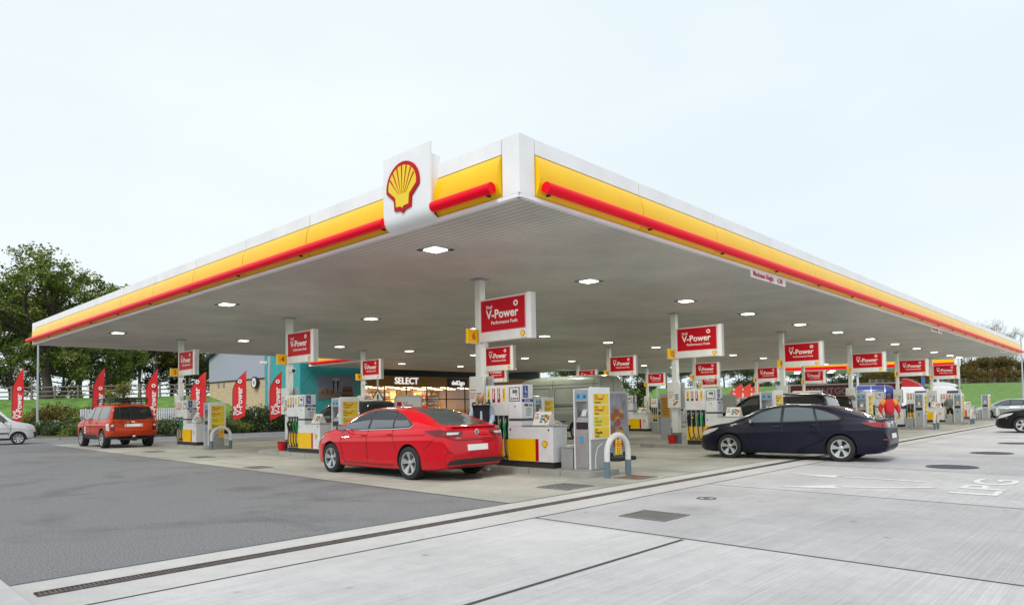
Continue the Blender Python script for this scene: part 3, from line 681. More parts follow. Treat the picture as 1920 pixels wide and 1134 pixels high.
NUM = {(0,0):'6',(0,1):'4',(0,2):'2',(1,0):'12',(1,1):'10',(1,2):'8',(2,0):'18',(2,1):'16',(2,2):'14',(3,0):'24',(3,1):'22',(3,2):'20',(4,0):'30',(4,1):'28',(4,2):'26',(5,0):'36',(5,1):'34',(5,2):'32'}
COLN = ['leftmost line', 'second line', 'third line', 'fourth line', 'fifth line', 'rightmost line']
ROWN = ['front row', 'middle row', 'back row']
def where(i, j):
    if (i, j) == (0, 0): return 'of pump 6, nearest the camera'
    return 'of pump %s, %s, %s' % (NUM[(i, j)], ROWN[j], COLN[i])
TXT = {'column': 'white square canopy column %s', 'sign': 'red and white fuel sign on the column %s', 'number': 'yellow number sign reading %s', 'poster': 'white poster box on the column %s',
       'dispenser': 'white fuel dispenser with hoses %s', 'leaflet': 'white tent leaflet stand on the counter %s', 'tower': 'silver service tower with price board %s',
       'box': 'low grey box behind the service tower %s', 'hoop': 'white hoop barrier with grey feet %s', 'bucket': 'red bucket by the column base %s', 'speaker': 'small round loudspeaker on the column %s'}
TREES = {k_: family(o) for k_, o in PROT.items()}
for i in range(6):
    for j in range(3):
        for key in PROT:
            if key == 'bucket' and (i, j) not in ((0, 1), (1, 0), (2, 1)): continue
            if key == 'speaker' and (i, j) not in ((0, 1), (0, 2), (1, 2), (2, 1), (2, 2), (3, 1)): continue
            if key in ('box',) and j == 2: continue
            o = dup(PROT[key], (i*9.507, j*9.501, 0), tree=TREES[key])
            if key == 'island': continue
            if key == 'number': o['label'] = 'yellow sign reading %s on its column, %s, %s' % (NUM[(i, j)], ROWN[j], COLN[i]); link('numeral', tmesh(NUM[(i, j)], .24, textred, .006, .002, 'CENTER'), o, frame((-.27, -.0465, 3.245), *FR))
            else: o['label'] = TXT[key] % where(i, j)
def drop(tree):
    for ch in tree[1]: drop(ch)
    bpy.data.objects.remove(tree[0])
for key in TREES: drop(TREES[key])
# ---------------- vehicles ----------------
def pchip(pts):
    x = np.array([p[0] for p in pts], float); y = np.array([p[1] for p in pts], float); h = np.diff(x); d = np.diff(y)/h; mm = np.zeros(len(x))
    for i in range(1, len(x)-1):
        if d[i-1]*d[i] > 0: w1, w2 = 2*h[i]+h[i-1], h[i]+2*h[i-1]; mm[i] = (w1+w2)/(w1/d[i-1]+w2/d[i])
    mm[0], mm[-1] = d[0], d[-1]
    def f(q):
        q = min(max(q, x[0]), x[-1]); i = min(max(int(np.searchsorted(x, q)-1), 0), len(x)-2); t = (q-x[i])/h[i]
        return float((2*t**3-3*t**2+1)*y[i]+(t**3-2*t**2+t)*h[i]*mm[i]+(-2*t**3+3*t**2)*y[i+1]+(t**3-t**2)*h[i]*mm[i+1])
    return f
def wheel(parent, x, y, r, w, side, style=5, rimm=None):
    """side -1 = outer face towards -X"""
    rimm = rimm or steel; rr = r*.70
    M_ = Matrix.Translation((x, y, r)) @ Matrix.Rotation(0 if side < 0 else math.pi, 4, 'Z')
    b = MB(); h = w/2
    b.lathe([(rr-.02, h*.8), (rr, h), (rr+.02, h*1.02), (r-.035, h*1.0), (r-.01, h*.86), (r, h*.6), (r, 0), (r, -h*.6), (r-.01, -h*.86), (r-.035, -h*1.0), (rr+.02, -h*1.02), (rr, -h), (rr-.02, -h*.8)], ax='x', n=40)
    ty = link('wheel', b.mesh('wheel', rubber, True), parent, M_)
    b = MB(); b.lathe([(rr-.0, -h*.96), (rr-.03, -h*.9), (rr-.035, -h*.2), (rr-.035, h*.7)], ax='x', n=36, m=0)
    b.lathe([(0, -h*.15), (rr-.03, -h*.15)], ax='x', n=30, m=1)
    for k_ in range(style):
        a0 = 2*math.pi*k_/style+.2
        for off in ((-.13, .13) if style == 5 else (0,)):
            a = a0+off; wd = .055*r/.33*(.62 if style == 5 else .9); d = Vector((0, math.cos(a), math.sin(a))); n_ = Vector((0, -math.sin(a), math.cos(a)))
            ai = a0+off*.15; di = Vector((0, math.cos(ai), math.sin(ai))); ni = Vector((0, -math.sin(ai), math.cos(ai)))
            vs = []
            for (dd, nn_, q, ww, xx) in [(di, ni, .05*r/.33, wd*.55, -h*.62), (d, n_, rr-.02, wd, -h*.86)]:
                for s_ in (-1, 1):
                    for x_ in (xx, xx+.05): vs.append(dd*q+nn_*ww*s_+Vector((x_, 0, 0)))
            b.add(vs, [(0, 4, 6, 2), (1, 3, 7, 5), (0, 1, 5, 4), (2, 6, 7, 3), (4, 5, 7, 6), (0, 2, 3, 1)], 0)
    b.lathe([(0, -h*.7), (.05, -h*.7), (.065, -h*.62), (.065, -h*.2)], ax='x', n=20, m=0)
    link('rim', b.mesh('rim', [rimm, black2], True), ty)
    return ty
def boolean_cut(me, cutters):
    o = link('tmp', me); cs = []
    for cme in cutters:
        c_ = link('tmpc', cme); cs.append(c_); md = o.modifiers.new('b', 'BOOLEAN'); md.object = c_; md.operation = 'DIFFERENCE'; md.solver = 'EXACT'; md.material_mode = 'TRANSFER'
    dg = bpy.context.evaluated_depsgraph_get(); dg.update()
    r = bpy.data.meshes.new_from_object(o.evaluated_get(dg))
    for x_ in [o]+cs: bpy.data.objects.remove(x_)
    return r
class Car:
    def __init__(s, root, P, paint_, plastic=None):
        s.P = P; s.root = root; s.paint = paint_
        top, belt, hw, bot = pchip(P['top']), pchip(P['belt']), pchip(P['hw']), pchip(P['bot'])
        y0, y1 = P['top'][0][0], P['top'][-1][0]; K = P.get('K', .38)
        ys = sorted(set([round(v, 4) for v in list(np.linspace(y0, y1, 74))+list(np.linspace(y0, y0+.4, 16))+list(np.linspace(y1-.4, y1, 14))]))
        vs = []; nr = None; fl = P.get('flat', 0)
        for y in ys:
            w, z0, b_, t_ = hw(y), bot(y), belt(y), top(y); b_ = min(b_, t_-.015); z0 = min(z0, b_-.02); H_ = b_-z0; h = t_-b_
            wx = .925*w; xe = max(wx-K*h, .45*w); tb = P.get('bulge', .02)*min(1, h/.35); er = min(.13, h*.45+.02)
            half = [(0, z0), (.5*w, z0), (.84*w, z0), (.925*w, z0+.03*min(1, H_/.3)), (.96*w, z0+.12*H_), (.975*w, z0+.26*H_), (.982*w, z0+.40*H_), (.988*w, z0+.55*H_), (.993*w, z0+.66*H_), (1.004*w, z0+.735*H_), (.984*w, z0+.81*H_), (.968*w, z0+.90*H_), (.950*w, z0+.965*H_), (wx, b_)]
            zt_ = b_+h*.80
            for t in (.12, .3, .5, .7, .88): half.append((wx+(xe-wx)*t+tb*math.sin(math.pi*t), b_+(zt_-b_)*t))
            q1 = (xe, zt_)
            half += [q1, (xe-.18*er-.02*w, b_+h*.875), (xe-.55*er-.03*w, b_+h*.93), (xe-1.1*er-.05*w, b_+h*.965)]
            xi = xe-1.1*er-.05*w
            for t in (.75, .5, .25, 0): half.append((xi*t, b_+h*(.965+.035*(1-t*t))))
            full = half+[(-x, z) for x, z in half[-2:0:-1]]
            nr = len(full); vs += [(x, y, z) for x, z in full]
        n = len(ys); fs = [(i*nr+j, i*nr+(j+1) % nr, (i+1)*nr+(j+1) % nr, (i+1)*nr+j) for i in range(n-1) for j in range(nr)]
        fs += [list(range(nr))[::-1], [(n-1)*nr+j for j in range(nr)]]
        me = bpy.data.meshes.new('body'); me.from_pydata(vs, [], fs)
        bm = bmesh.new(); bm.from_mesh(me); bmesh.ops.remove_doubles(bm, verts=bm.verts, dist=1e-5); bmesh.ops.recalc_face_normals(bm, faces=bm.faces); bm.to_mesh(me)
        s.bvh = BVHTree.FromBMesh(bm); bm.free()
        me.materials.append(paint_); me.materials.append(plastic or black2)
        lw = P.get('lower', 0)
        if lw:
            for p in me.polygons:
                if p.center.z < lw and P.get('lower_y', (-9, 9))[0] < p.center.y < P.get('lower_y', (-9, 9))[1]: p.material_index = 1
        cut = []
        for ya in P['axles']:
            for sd_ in (-1, 1):
                b = MB(); ra = P['arch']; x0 = sd_*(P['W']-.26); x1 = sd_*(P['W']+.3)
                b.lathe([(ra, min(x0, x1)), (ra, max(x0, x1))], (0, ya, P['r']+P.get('archz', .0)), 'x', 40, 0, caps=True); cut.append(b.mesh('c', [black2]))
        me = boolean_cut(me, cut)
        z_lo, z_hi = (.55, .88) if P['W'] < .95 else (.85, 1.05)
        bm = bmesh.new(); bm.from_mesh(me)
        for e_ in bm.edges:
            if len(e_.link_faces) == 2:
                a_ = e_.calc_face_angle(0); v0, v1 = e_.verts[0].co, e_.verts[1].co; dd = (v1-v0)
                if a_ > R(32) or (a_ > R(9) and abs(dd.y) > .9*dd.length and abs(v0.x) > .86*P['W'] and abs(v0.y) < 2.1 and z_lo < v0.z < z_hi): e_.smooth = False
        for f in bm.faces: f.smooth = True
        bm.to_mesh(me); bm.free(); me.name = 'body'
        s.body = link('body', me, root)
        for ya in P['axles']:
            for sd_ in (-1, 1): wheel(root, sd_*(P['W']-P['ww']/2-.012), ya, P['r'], P['ww'], sd_, P.get('spokes', 5), P.get('rim'))
    def proj(s, pts2, axis, off=.004):
        """axis: 'L','R' side views (y,z); 'B' rear (x,z); 'F' front (x,z); 'T' top (x,y)"""
        out = []
        for a, c_ in pts2:
            o_, d = {'L': ((-3, a, c_), (1, 0, 0)), 'R': ((3, a, c_), (-1, 0, 0)), 'B': ((a, -6, c_), (0, 1, 0)), 'F': ((a, 6, c_), (0, -1, 0)), 'T': ((a, c_, 5), (0, 0, -1))}[axis]
            hit = s.bvh.ray_cast(Vector(o_), Vector(d))
            if hit[0] is None: out.append(None); continue
            nn_ = hit[1] if hit[1].dot(Vector(d)) < 0 else -hit[1]
            out.append(hit[0]+nn_*off)
        return out
    def decal(s, name, poly, axis, m_, off=.005, parent=None, g_=.07, round_=0):
        bm = bmesh.new(); f = bm.faces.new([bm.verts.new((p[0], p[1], 0)) for p in poly])
        xs = [p[0] for p in poly]; ys_ = [p[1] for p in poly]
        for lo_, hi_, no in ((min(xs), max(xs), (1, 0, 0)), (min(ys_), max(ys_), (0, 1, 0))):
            k_ = max(1, int((hi_-lo_)/g_))
            for i in range(1, k_):
                v_ = lo_+(hi_-lo_)*i/k_; co = (v_, 0, 0) if no[0] else (0, v_, 0)
                bmesh.ops.bisect_plane(bm, geom=bm.verts[:]+bm.edges[:]+bm.faces[:], plane_co=co, plane_no=no)
        ps = s.proj([(v_.co.x, v_.co.y) for v_ in bm.verts], axis, off); bad = []
        for v_, p in zip(list(bm.verts), ps):
            if p is None: bad.append(v_)
            else: v_.co = p
        if bad: bmesh.ops.delete(bm, geom=bad, context='VERTS')
        if not bm.faces: bm.free(); return None
        d = {'L': Vector((1, 0, 0)), 'R': Vector((-1, 0, 0)), 'B': Vector((0, 1, 0)), 'F': Vector((0, -1, 0)), 'T': Vector((0, 0, -1))}[axis]
        es = [e_ for e_ in bm.edges if e_.is_boundary]
        r_ = bmesh.ops.extrude_edge_only(bm, edges=es)
        for v_ in r_['geom']:
            if isinstance(v_, bmesh.types.BMVert): v_.co += d*(off+.012)
        for f in bm.faces: f.smooth = True
        bmesh.ops.recalc_face_normals(bm, faces=bm.faces)
        for e_ in bm.edges:
            if len(e_.link_faces) == 2 and e_.calc_face_angle(0) > R(40): e_.smooth = False
        me = bpy.data.meshes.new(name); bm.to_mesh(me); bm.free(); me.materials.append(m_)
        return link(name, me, parent or s.root)
    def line(s, name, pts, axis, m_, r_=.006, off=.002, n=14, parent=None, close=False):
        P_ = []; q = list(pts)+([pts[0]] if close else [])
        for a, b_ in zip(q[:-1], q[1:]):
            k_ = max(1, int(math.hypot(b_[0]-a[0], b_[1]-a[1])/.06))
            P_ += [(a[0]+(b_[0]-a[0])*i/k_, a[1]+(b_[1]-a[1])*i/k_) for i in range(k_)]
        P_.append(q[-1]); ps = [p for p in s.proj(P_, axis, off) if p is not None]
        if len(ps) < 2: return None
        b = MB(); b.tube(ps, r_, 6); return link(name, b.mesh(name, m_, True), parent or s.root)
    def mirror(s, y, z, x, m_, w=.1):
        for sd_ in (-1, 1):
            b = MB(); b.ball((sd_*(x+.10), y, z+.02), (.105, .05, .07), 12); o_ = b.obj('mirror', m_, s.root, smooth=True)
            b = MB(); b.box(sd_*(x+.02), sd_*(x+.19), y-.052, y-.047, z-.03, z+.065); b.obj('mirror_glass', steel, o_, bevel=.003)
            b = MB(); b.tube([(sd_*(x-.05), y+.02, z-.04), (sd_*(x+.06), y, z-.01)], .018, 6); b.obj('mirror_arm', black, o_)
    def handle(s, y, z, m_):
        for sd_, ax in ((-1, 'L'), (1, 'R')):
            p = s.proj([(y, z)], ax, .01)[0]
            if p is None: continue
            b = MB(); b.tube([p+Vector((0, -.10, 0)), p+Vector((sd_*.02, -.06, .003)), p+Vector((sd_*.022, .06, .003)), p+Vector((0, .10, 0))], [.008, .014, .014, .008], 8)
            b.obj('door_handle', m_, s.root, smooth=True)
            s.decal('handle_recess', [(y-.08+.0, z-.035), (y+.08, z-.035), (y+.07, z+.015), (y-.07, z+.015)], ax, MATS.get('seam') or mat('seam', (.02, .008, .008), .5), .002) if False else None
    def both(s, fn):
        for ax in ('L', 'R'): fn(ax)
def carpaint(name, col, coat=1., rough=.35, metal=0):
    M = mat(name, col, rough, metal, coat); M.node_tree.nodes['Principled BSDF'].inputs['Specular IOR Level'].default_value = .25; return M
seam = mat('seam', (.015, .008, .008), .5)
chrome = mat('chrome', (.75, .76, .78), .12, metal=1)
lampred = mat('lamp_red', (.30, .004, .008), .12, coat=1); lampclear = mat('lamp_clear', (.65, .62, .62), .1, coat=1); lampdark = mat('lamp_dark', (.13, .003, .008), .1, coat=.35)
plate = mat('blank_plate', (.88, .88, .86), .5); plate.node_tree.nodes['Principled BSDF'].inputs['Emission Strength'].default_value = 0

def saloon(root, paint_, P=None, hero=False, tail='red', glassdark=glassdark):
    P0 = dict(top=[(-2.47, .60), (-2.46, .78), (-2.43, .92), (-2.38, 1.02), (-2.33, 1.05), (-2.2, 1.065), (-2.05, 1.10), (-1.7, 1.225), (-1.3, 1.355), (-.9, 1.425), (-.5, 1.455), (-.1, 1.465), (.3, 1.44), (.62, 1.375), (1.0, 1.20), (1.32, 1.03), (1.45, .985), (1.8, .93), (2.1, .85), (2.3, .74), (2.38, .62), (2.42, .48)],
        belt=[(-2.47, .55), (-2.42, .80), (-2.33, .98), (-2.0, 1.015), (-1.5, 1.0), (-.5, .96), (.5, .925), (1.3, .885), (1.8, .81), (2.15, .70), (2.36, .52), (2.42, .40)],
        hw=[(-2.47, .62), (-2.44, .73), (-2.36, .80), (-2.2, .86), (-1.9, .905), (-1.4, .93), (-.4, .925), (.6, .925), (1.4, .925), (1.8, .895), (2.1, .80), (2.28, .66), (2.38, .50), (2.42, .40)],
        bot=[(-2.47, .46), (-2.44, .36), (-2.38, .28), (-2.2, .22), (-1.8, .19), (0, .17), (1.6, .17), (2.15, .19), (2.35, .24), (2.42, .32)],
        K=.47, bulge=.03, axles=(-1.415, 1.415), arch=.372, r=.335, ww=.23, W=.925, spokes=5, archz=.01, lower=.195, lower_y=(-9, 9))
    if P: P0.update(P)
    c_ = Car(root, P0, paint_)
    rear = P0['top'][0][0]
    def side_(ax):
        gl = [('side_window', [(.98, .995), (.93, 1.03), (.60, 1.235), (.28, 1.335), (.06, 1.365), (.05, 1.0), (.6, .985)]),
              ('side_window', [(-.03, 1.0), (-.02, 1.368), (-.30, 1.372), (-.62, 1.35), (-.72, 1.335), (-.83, 1.035), (-.5, 1.02)]),
              ('quarter_window', [(-.885, 1.04), (-.79, 1.322), (-.98, 1.275), (-1.28, 1.17), (-1.42, 1.085), (-1.36, 1.055)])]
        c_.decal('pillar_trim', [(1.0, .985), (.94, 1.035), (.60, 1.25), (.28, 1.348), (0, 1.38), (-.35, 1.386), (-.7, 1.358), (-1.0, 1.287), (-1.30, 1.175), (-1.46, 1.085), (-1.38, 1.04), (-.9, 1.015), (-.4, 1.0), (.3, .98)], ax, black, .004)
        for nm, pl in gl: c_.decal(nm, pl, ax, glassdark, .009)
        c_.line('window_trim', [(1.02, .98), (.95, 1.045), (.60, 1.262), (.28, 1.36), (0, 1.392), (-.35, 1.398), (-.7, 1.37), (-1.0, 1.295), (-1.33, 1.175), (-1.50, 1.08), (-1.40, 1.03), (-.9, 1.005), (-.4, .99), (.3, .972), (1.02, .98)], ax, chrome if hero else black, .012)
        c_.line('door_seam', [(.99, .95), (1.0, .80), (.93, .45), (.86, .27)], ax, seam, .005)
        c_.line('door_seam', [(.01, 1.0), (.0, .8), (-.02, .27)], ax, seam, .005)
        c_.line('door_seam', [(-.86, 1.01), (-.90, .85), (-.98, .68), (-1.02, .55)], ax, seam, .005)
        c_.line('sill_seam', [(.86, .27), (-.9, .27)], ax, seam, .005)
        c_.decal('tail_lamp_side', [(rear+.07, .955), (rear+.10, .86), (rear+.28, .875), (rear+.60, .975), (rear+.42, .985), (rear+.2, .995)], ax, lampdark if hero else lampred, .012)
        c_.decal('headlamp', [(2.30, .60), (2.24, .72), (2.0, .80), (1.72, .84), (1.80, .76), (2.1, .64)], ax, lampclear, .01)
        c_.line('fuel_flap', [(-1.32, .93), (-1.31, .80), (-1.47, .80), (-1.48, .93)], ax, seam, .003, close=True) if ax == 'R' else None
        c_.line('bumper_seam', [(rear+.30, .84), (rear+.45, .70), (rear+.62, .62)], ax, seam, .004)
        if hero:
            c_.line('body_crease', [(1.0, .40), (.2, .335), (-.9, .30)], ax, paint_, .014, .0)
            c_.line('body_crease', [(.95, .80), (.2, .83), (-.8, .865), (-1.9, .90)], ax, paint_, .012, -.002)
    c_.both(side_)
    c_.decal('rear_window', [(-.57, 1.135), (-.50, 1.20), (-.44, 1.30), (-.42, 1.40), (0, 1.425), (.42, 1.40), (.44, 1.30), (.50, 1.20), (.57, 1.135), (.3, 1.115), (-.3, 1.115)] if False else [(-.60, -2.06), (-.50, -1.6), (-.43, -1.02), (-.2, -.95), (.2, -.95), (.43, -1.02), (.50, -1.6), (.60, -2.06), (.3, -2.13), (-.3, -2.13)], 'T', glassdark, .006)
    c_.decal('windscreen', [(-.62, 1.28), (-.56, .95), (-.47, .60), (-.25, .54), (.25, .54), (.47, .60), (.56, .95), (.62, 1.28), (.3, 1.36), (-.3, 1.36)], 'T', glassdark, .006)
    for sd_ in (-1, 1):
        c_.decal('tail_lamp', [(sd_*.36, .955), (sd_*.42, .87), (sd_*.74, .855), (sd_*.82, .90), (sd_*.82, .98), (sd_*.60, .985)], 'B', lampdark if hero else lampred, .012)
        c_.decal('lamp_lens', [(sd_*.46, .94), (sd_*.50, .90), (sd_*.74, .895), (sd_*.72, .945)], 'B', lampclear if hero else lampred, .016)
        c_.decal('reflector', [(sd_*.70, .55), (sd_*.78, .56), (sd_*.77, .59), (sd_*.69, .585)], 'B', lampred, .01)
    c_.line('boot_seam', [(-.80, .99), (-.76, .85), (-.56, .79), (.56, .79), (.76, .85), (.80, .99)], 'B', seam, .005)
    c_.line('boot_crease', [(-.56, .84), (0, .83), (.56, .84)], 'B', paint_, .012, -.002)
    c_.decal('number_plate', [(-.27, .585), (.27, .585), (.27, .70), (-.27, .70)], 'B', plate, .012)
    c_.decal('rear_skirt', [(-.66, .27), (.66, .27), (.78, .40), (.45, .43), (-.45, .43), (-.78, .40)], 'B', black2, .008)
    b = MB(); b.prism([(-2.26, 1.055), (-2.395, 1.064), (-2.40, 1.048), (-2.34, 1.025)], 'x', -.60, .60); b.obj('boot_lip', paint_, root, bevel=.006)
    b = MB(); b.ball((0, -.85, 1.45), (.03, .09, .035), 10); b.obj('roof_antenna', paint_, root, smooth=True)
    c_.mirror(.82, 1.0, .93, black)
    c_.handle(-.78, .90, paint_); c_.handle(.14, .87, paint_)
    q = c_.proj([(0, .94)], 'B', .0)[0]
    b = MB(); b.lathe([(0, -.018), (.035, -.018)], q, 'y', 20, 1); b.lathe([(.035, -.016), (.045, -.025), (.058, -.02), (.06, -.0)], q, 'y', 24, 0); b.obj('badge', [chrome, mat('badge_grey', (.25, .25, .26), .3, metal=.6)], root)
    if hero: texts([('INSIGNIA', (-.50, q[1]-.03, .835), FR, .035, chrome, .001, 'CENTER')], root)
    return c_
insig_red = carpaint('car_red', (.60, .0, .010), coat=.85, rough=.35); insig_red.node_tree.nodes['Principled BSDF'].inputs['Specular IOR Level'].default_value = .1
t = thing('red_car', 'bright red fastback car stopped beside the woman', 'car', (-2.02, .63, 0), R(0)); t.scale = (1.05,)*3
saloon(t, insig_red, hero=True, glassdark=glassmid)
navy = carpaint('car_navy', (.003, .004, .018), coat=.3)
t = thing('dark_car', 'dark navy car crossing in front of pump 12', 'car', (6.75, -5.05, 0), R(5)); t.scale = (.99,)*3; saloon(t, navy, glassdark=glasspale)
blackp = carpaint('car_black', (.003, .003, .004), coat=.3)
t = thing('black_car', 'black car entering at the right edge of the picture', 'car', (25.9, -9.5, 0), R(0)); t.scale = (1.05,)*3; saloon(t, blackp)
silver = carpaint('car_silver', (.42, .46, .50), rough=.3, metal=.5)
t = thing('silver_car', 'silver saloon car parked beyond the last island', 'car', (54.0, -4.2, 0), R(-8)); t.scale = (1.05,)*3; saloon(t, silver, glassdark=glassmid)
t = thing('grey_car', 'dark grey car between the far pumps and the silver car', 'car', (51.0, 1.5, 0), R(4)); saloon(t, carpaint('car_grey', (.03, .032, .04)))

def offroader(root, paint_, P=None, rack=True, tow=True, detail=True):
    P0 = dict(top=[(-2.30, .72), (-2.29, .95), (-2.26, 1.12), (-2.20, 1.40), (-2.12, 1.66), (-2.02, 1.76), (-1.8, 1.80), (-.8, 1.83), (.1, 1.82), (.45, 1.77), (.75, 1.60), (1.05, 1.32), (1.22, 1.20), (1.5, 1.15), (2.1, 1.09), (2.32, 1.0), (2.40, .85), (2.43, .6)],
        belt=[(-2.30, .68), (-2.27, 1.0), (-2.2, 1.13), (-1.8, 1.15), (0, 1.13), (1.1, 1.10), (1.9, 1.04), (2.25, .95), (2.40, .75), (2.43, .55)],
        hw=[(-2.30, .84), (-2.26, .90), (-2.15, .94), (-1.8, .965), (0, .97), (1.5, .96), (2.1, .92), (2.3, .82), (2.40, .68), (2.43, .6)],
        bot=[(-2.30, .56), (-2.26, .50), (-2.1, .42), (-1.7, .36), (1.6, .34), (2.2, .42), (2.43, .5)],
        K=.26, bulge=.02, axles=(-1.44, 1.44), arch=.43, r=.375, ww=.26, W=.965, spokes=7, archz=.03, lower=.50, lower_y=(-9, 9), rim=steel)
    if P: P0.update(P)
    c_ = Car(root, P0, paint_); rr = P0['top'][0][0]
    def side_(ax):
        for nm, pl in [('side_window', [(.92, 1.19), (.82, 1.32), (.55, 1.56), (.38, 1.65), (.10, 1.67), (.10, 1.18)]), ('side_window', [(.02, 1.18), (.02, 1.675), (-.75, 1.68), (-.82, 1.19)]), ('quarter_window', [(-.92, 1.19), (-.86, 1.68), (-1.80, 1.665), (-1.98, 1.60), (-2.06, 1.21)])]:
            c_.decal(nm, pl, ax, glassdark, .006)
        c_.line('door_seam', [(.06, 1.72), (.05, .8), (.0, .50)], ax, seam, .006); c_.line('door_seam', [(-.87, 1.72), (-.90, 1.0), (-1.02, .80)], ax, seam, .006); c_.line('door_seam', [(.98, 1.14), (1.0, .8), (.94, .52)], ax, seam, .006)
        c_.line('side_crease', [(1.6, .98), (.2, 1.02), (-2.1, 1.03)], ax, paint_, .012, -.002); c_.line('side_moulding', [(.95, .66), (-.98, .66)], ax, paint_, .014, .0)
        c_.decal('tail_lamp_side', [(rr+.06, .72), (rr+.08, 1.00), (rr+.26, 1.0), (rr+.28, .74)], ax, lampred if not detail else lampclear, .014)
    c_.both(side_)
    c_.decal('rear_window', [(-.78, 1.19), (-.72, 1.45), (-.66, 1.67), (0, 1.70), (.66, 1.67), (.72, 1.45), (.78, 1.19), (0, 1.16)], 'B', glassdark, .008)
    c_.decal('windscreen', [(-.72, 1.12), (-.60, .55), (-.3, .47), (.3, .47), (.60, .55), (.72, 1.12), (.3, 1.18), (-.3, 1.18)], 'T', glassdark, .006)
    for sd_ in (-1, 1):
        c_.decal('tail_lamp', [(sd_*.72, .72), (sd_*.86, .72), (sd_*.86, 1.02), (sd_*.72, 1.02)], 'B', lampdark if detail else lampred, .014)
        for z in (.80, .93):
            q = c_.proj([(sd_*.79, z)], 'B', .014)[0]
            if q is not None: b = MB(); b.lathe([(0, -.012), (.045, -.010), (.05, 0)], q, 'y', 16); b.obj('lamp_disc', lampred if z < .9 else lampclear, root)
    c_.line('tailgate_seam', [(-.72, 1.14), (-.71, .68), (.71, .68), (.72, 1.14)], 'B', seam, .006); c_.line('tailgate_seam', [(-.82, 1.06), (.82, 1.06)], 'B', seam, .006)
    c_.line('bumper_line', [(-.80, .64), (.80, .64)], 'B', paint_, .02, -.004)
    c_.decal('number_plate', [(-.27, .87), (.27, .87), (.27, .99), (-.27, .99)], 'B', plate, .016)
    if detail:
        for sd_ in (-1, 1): c_.decal('plate_lamp', [(sd_*.285, .865), (sd_*.34, .865), (sd_*.34, .995), (sd_*.285, .995)], 'B', lampclear, .012)
    c_.mirror(.82, 1.22, .97, black); c_.handle(-.72, 1.06, paint_); c_.handle(.22, 1.06, paint_)
    if tow:
        b = MB(); b.box(-.55, .55, -2.22, -2.12, .34, .40); b.box(-.04, .04, -2.42, -2.15, .36, .40); b.box(-.10, .10, -2.36, -2.32, .30, .46); b.ball((0, -2.42, .45), .03, 8); b.obj('tow_bar', black, root)
        b = MB(); b.box(-.06, .04, -2.372, -2.362, .46, .52); b.obj('tow_socket', plate, root)
    if rack:
        rk = thing_part = MB()
        for x in (-.62, .62): rk.tube([(x, .35, 1.93), (x, -1.95, 1.93)], .016, 8); rk.tube([(x, .42, 2.03), (x, -2.0, 2.03)], .028, 8)
        for y in (.42, -2.0): rk.tube([(-.62, y, 2.03), (.62, y, 2.03)], .028, 8); rk.tube([(-.62, y, 1.93), (.62, y, 1.93)], .022, 8)
        for k_ in range(9): rk.tube([(-.62, .35-k_*.285, 1.93), (.62, .35-k_*.285, 1.93)], .02, 6)
        for x in (-.31, 0, .31): rk.tube([(x, .4, 1.94), (x, -1.98, 1.94)], .008, 6)
        for x in (-.62, .62):
            for y in (.3, -.5, -1.3, -1.95): rk.tube([(x*.97, y, 1.80), (x, y, 2.03)], .022, 6)
        for k_ in range(6):
            for y in (.42, -2.0): rk.tube([(-.5+k_*.2, y, 1.93), (-.5+k_*.2, y, 2.03)], .014, 6)
        rk.box(-.5, .05, -1.6, -.9, 1.95, 2.02); rk.obj('roof_rack', black, root)
        b = MB()
        for x in (-.50, -.12): b.tube([(x, -2.05, 1.83), (x, -2.17, 1.78), (x-.02, -2.30, 1.2), (x-.02, -2.345, .98)], .013, 8)
        for z_, y_ in ((1.65, -2.2), (1.4, -2.265), (1.18, -2.31), (1.0, -2.345)): b.tube([(-.50, y_, z_), (-.12, y_, z_)], .011, 6)
        b.obj('rear_ladder', black, root)
    return c_
t = thing('orange_offroader', 'orange off-road car with roof rack and rear ladder beside pump 2', 'car', (-1.62, 22.3, 0), R(0)); t.scale = (1.05,)*3
c_ = offroader(t, mat('car_orange', (.50, .042, .006), .4, coat=.4, var=.12, vscale=5, spec=.2))
b = MB()
for k_ in range(3): b.box(-.978, -.972, .62, .82, .80-k_*.1, .86-k_*.1)
b.obj('door_sticker', plate, t)
t = thing('black_offroader', 'black estate car behind the tower of pump 12', 'car', (12.6, -2.0, 0), R(4)); offroader(t, blackp, rack=False, tow=False, detail=False)
t = thing('dark_people_carrier', 'dark green people carrier behind the red car', 'car', (3.2, 10.6, 0), R(0)); offroader(t, carpaint('car_dkgreen', (.006, .02, .014)), rack=False, tow=False, detail=False)
t = thing('black_hatchback', 'black car behind the worker in the red jacket', 'car', (25.4, 1.0, 0), R(0)); offroader(t, blackp, rack=False, tow=False, detail=False)
t = thing('far_black_van', 'black vehicle with a flat roof beyond pump 10', 'car', (13.6, 13.0, 0), R(0)); offroader(t, blackp, rack=False, tow=False, detail=False)

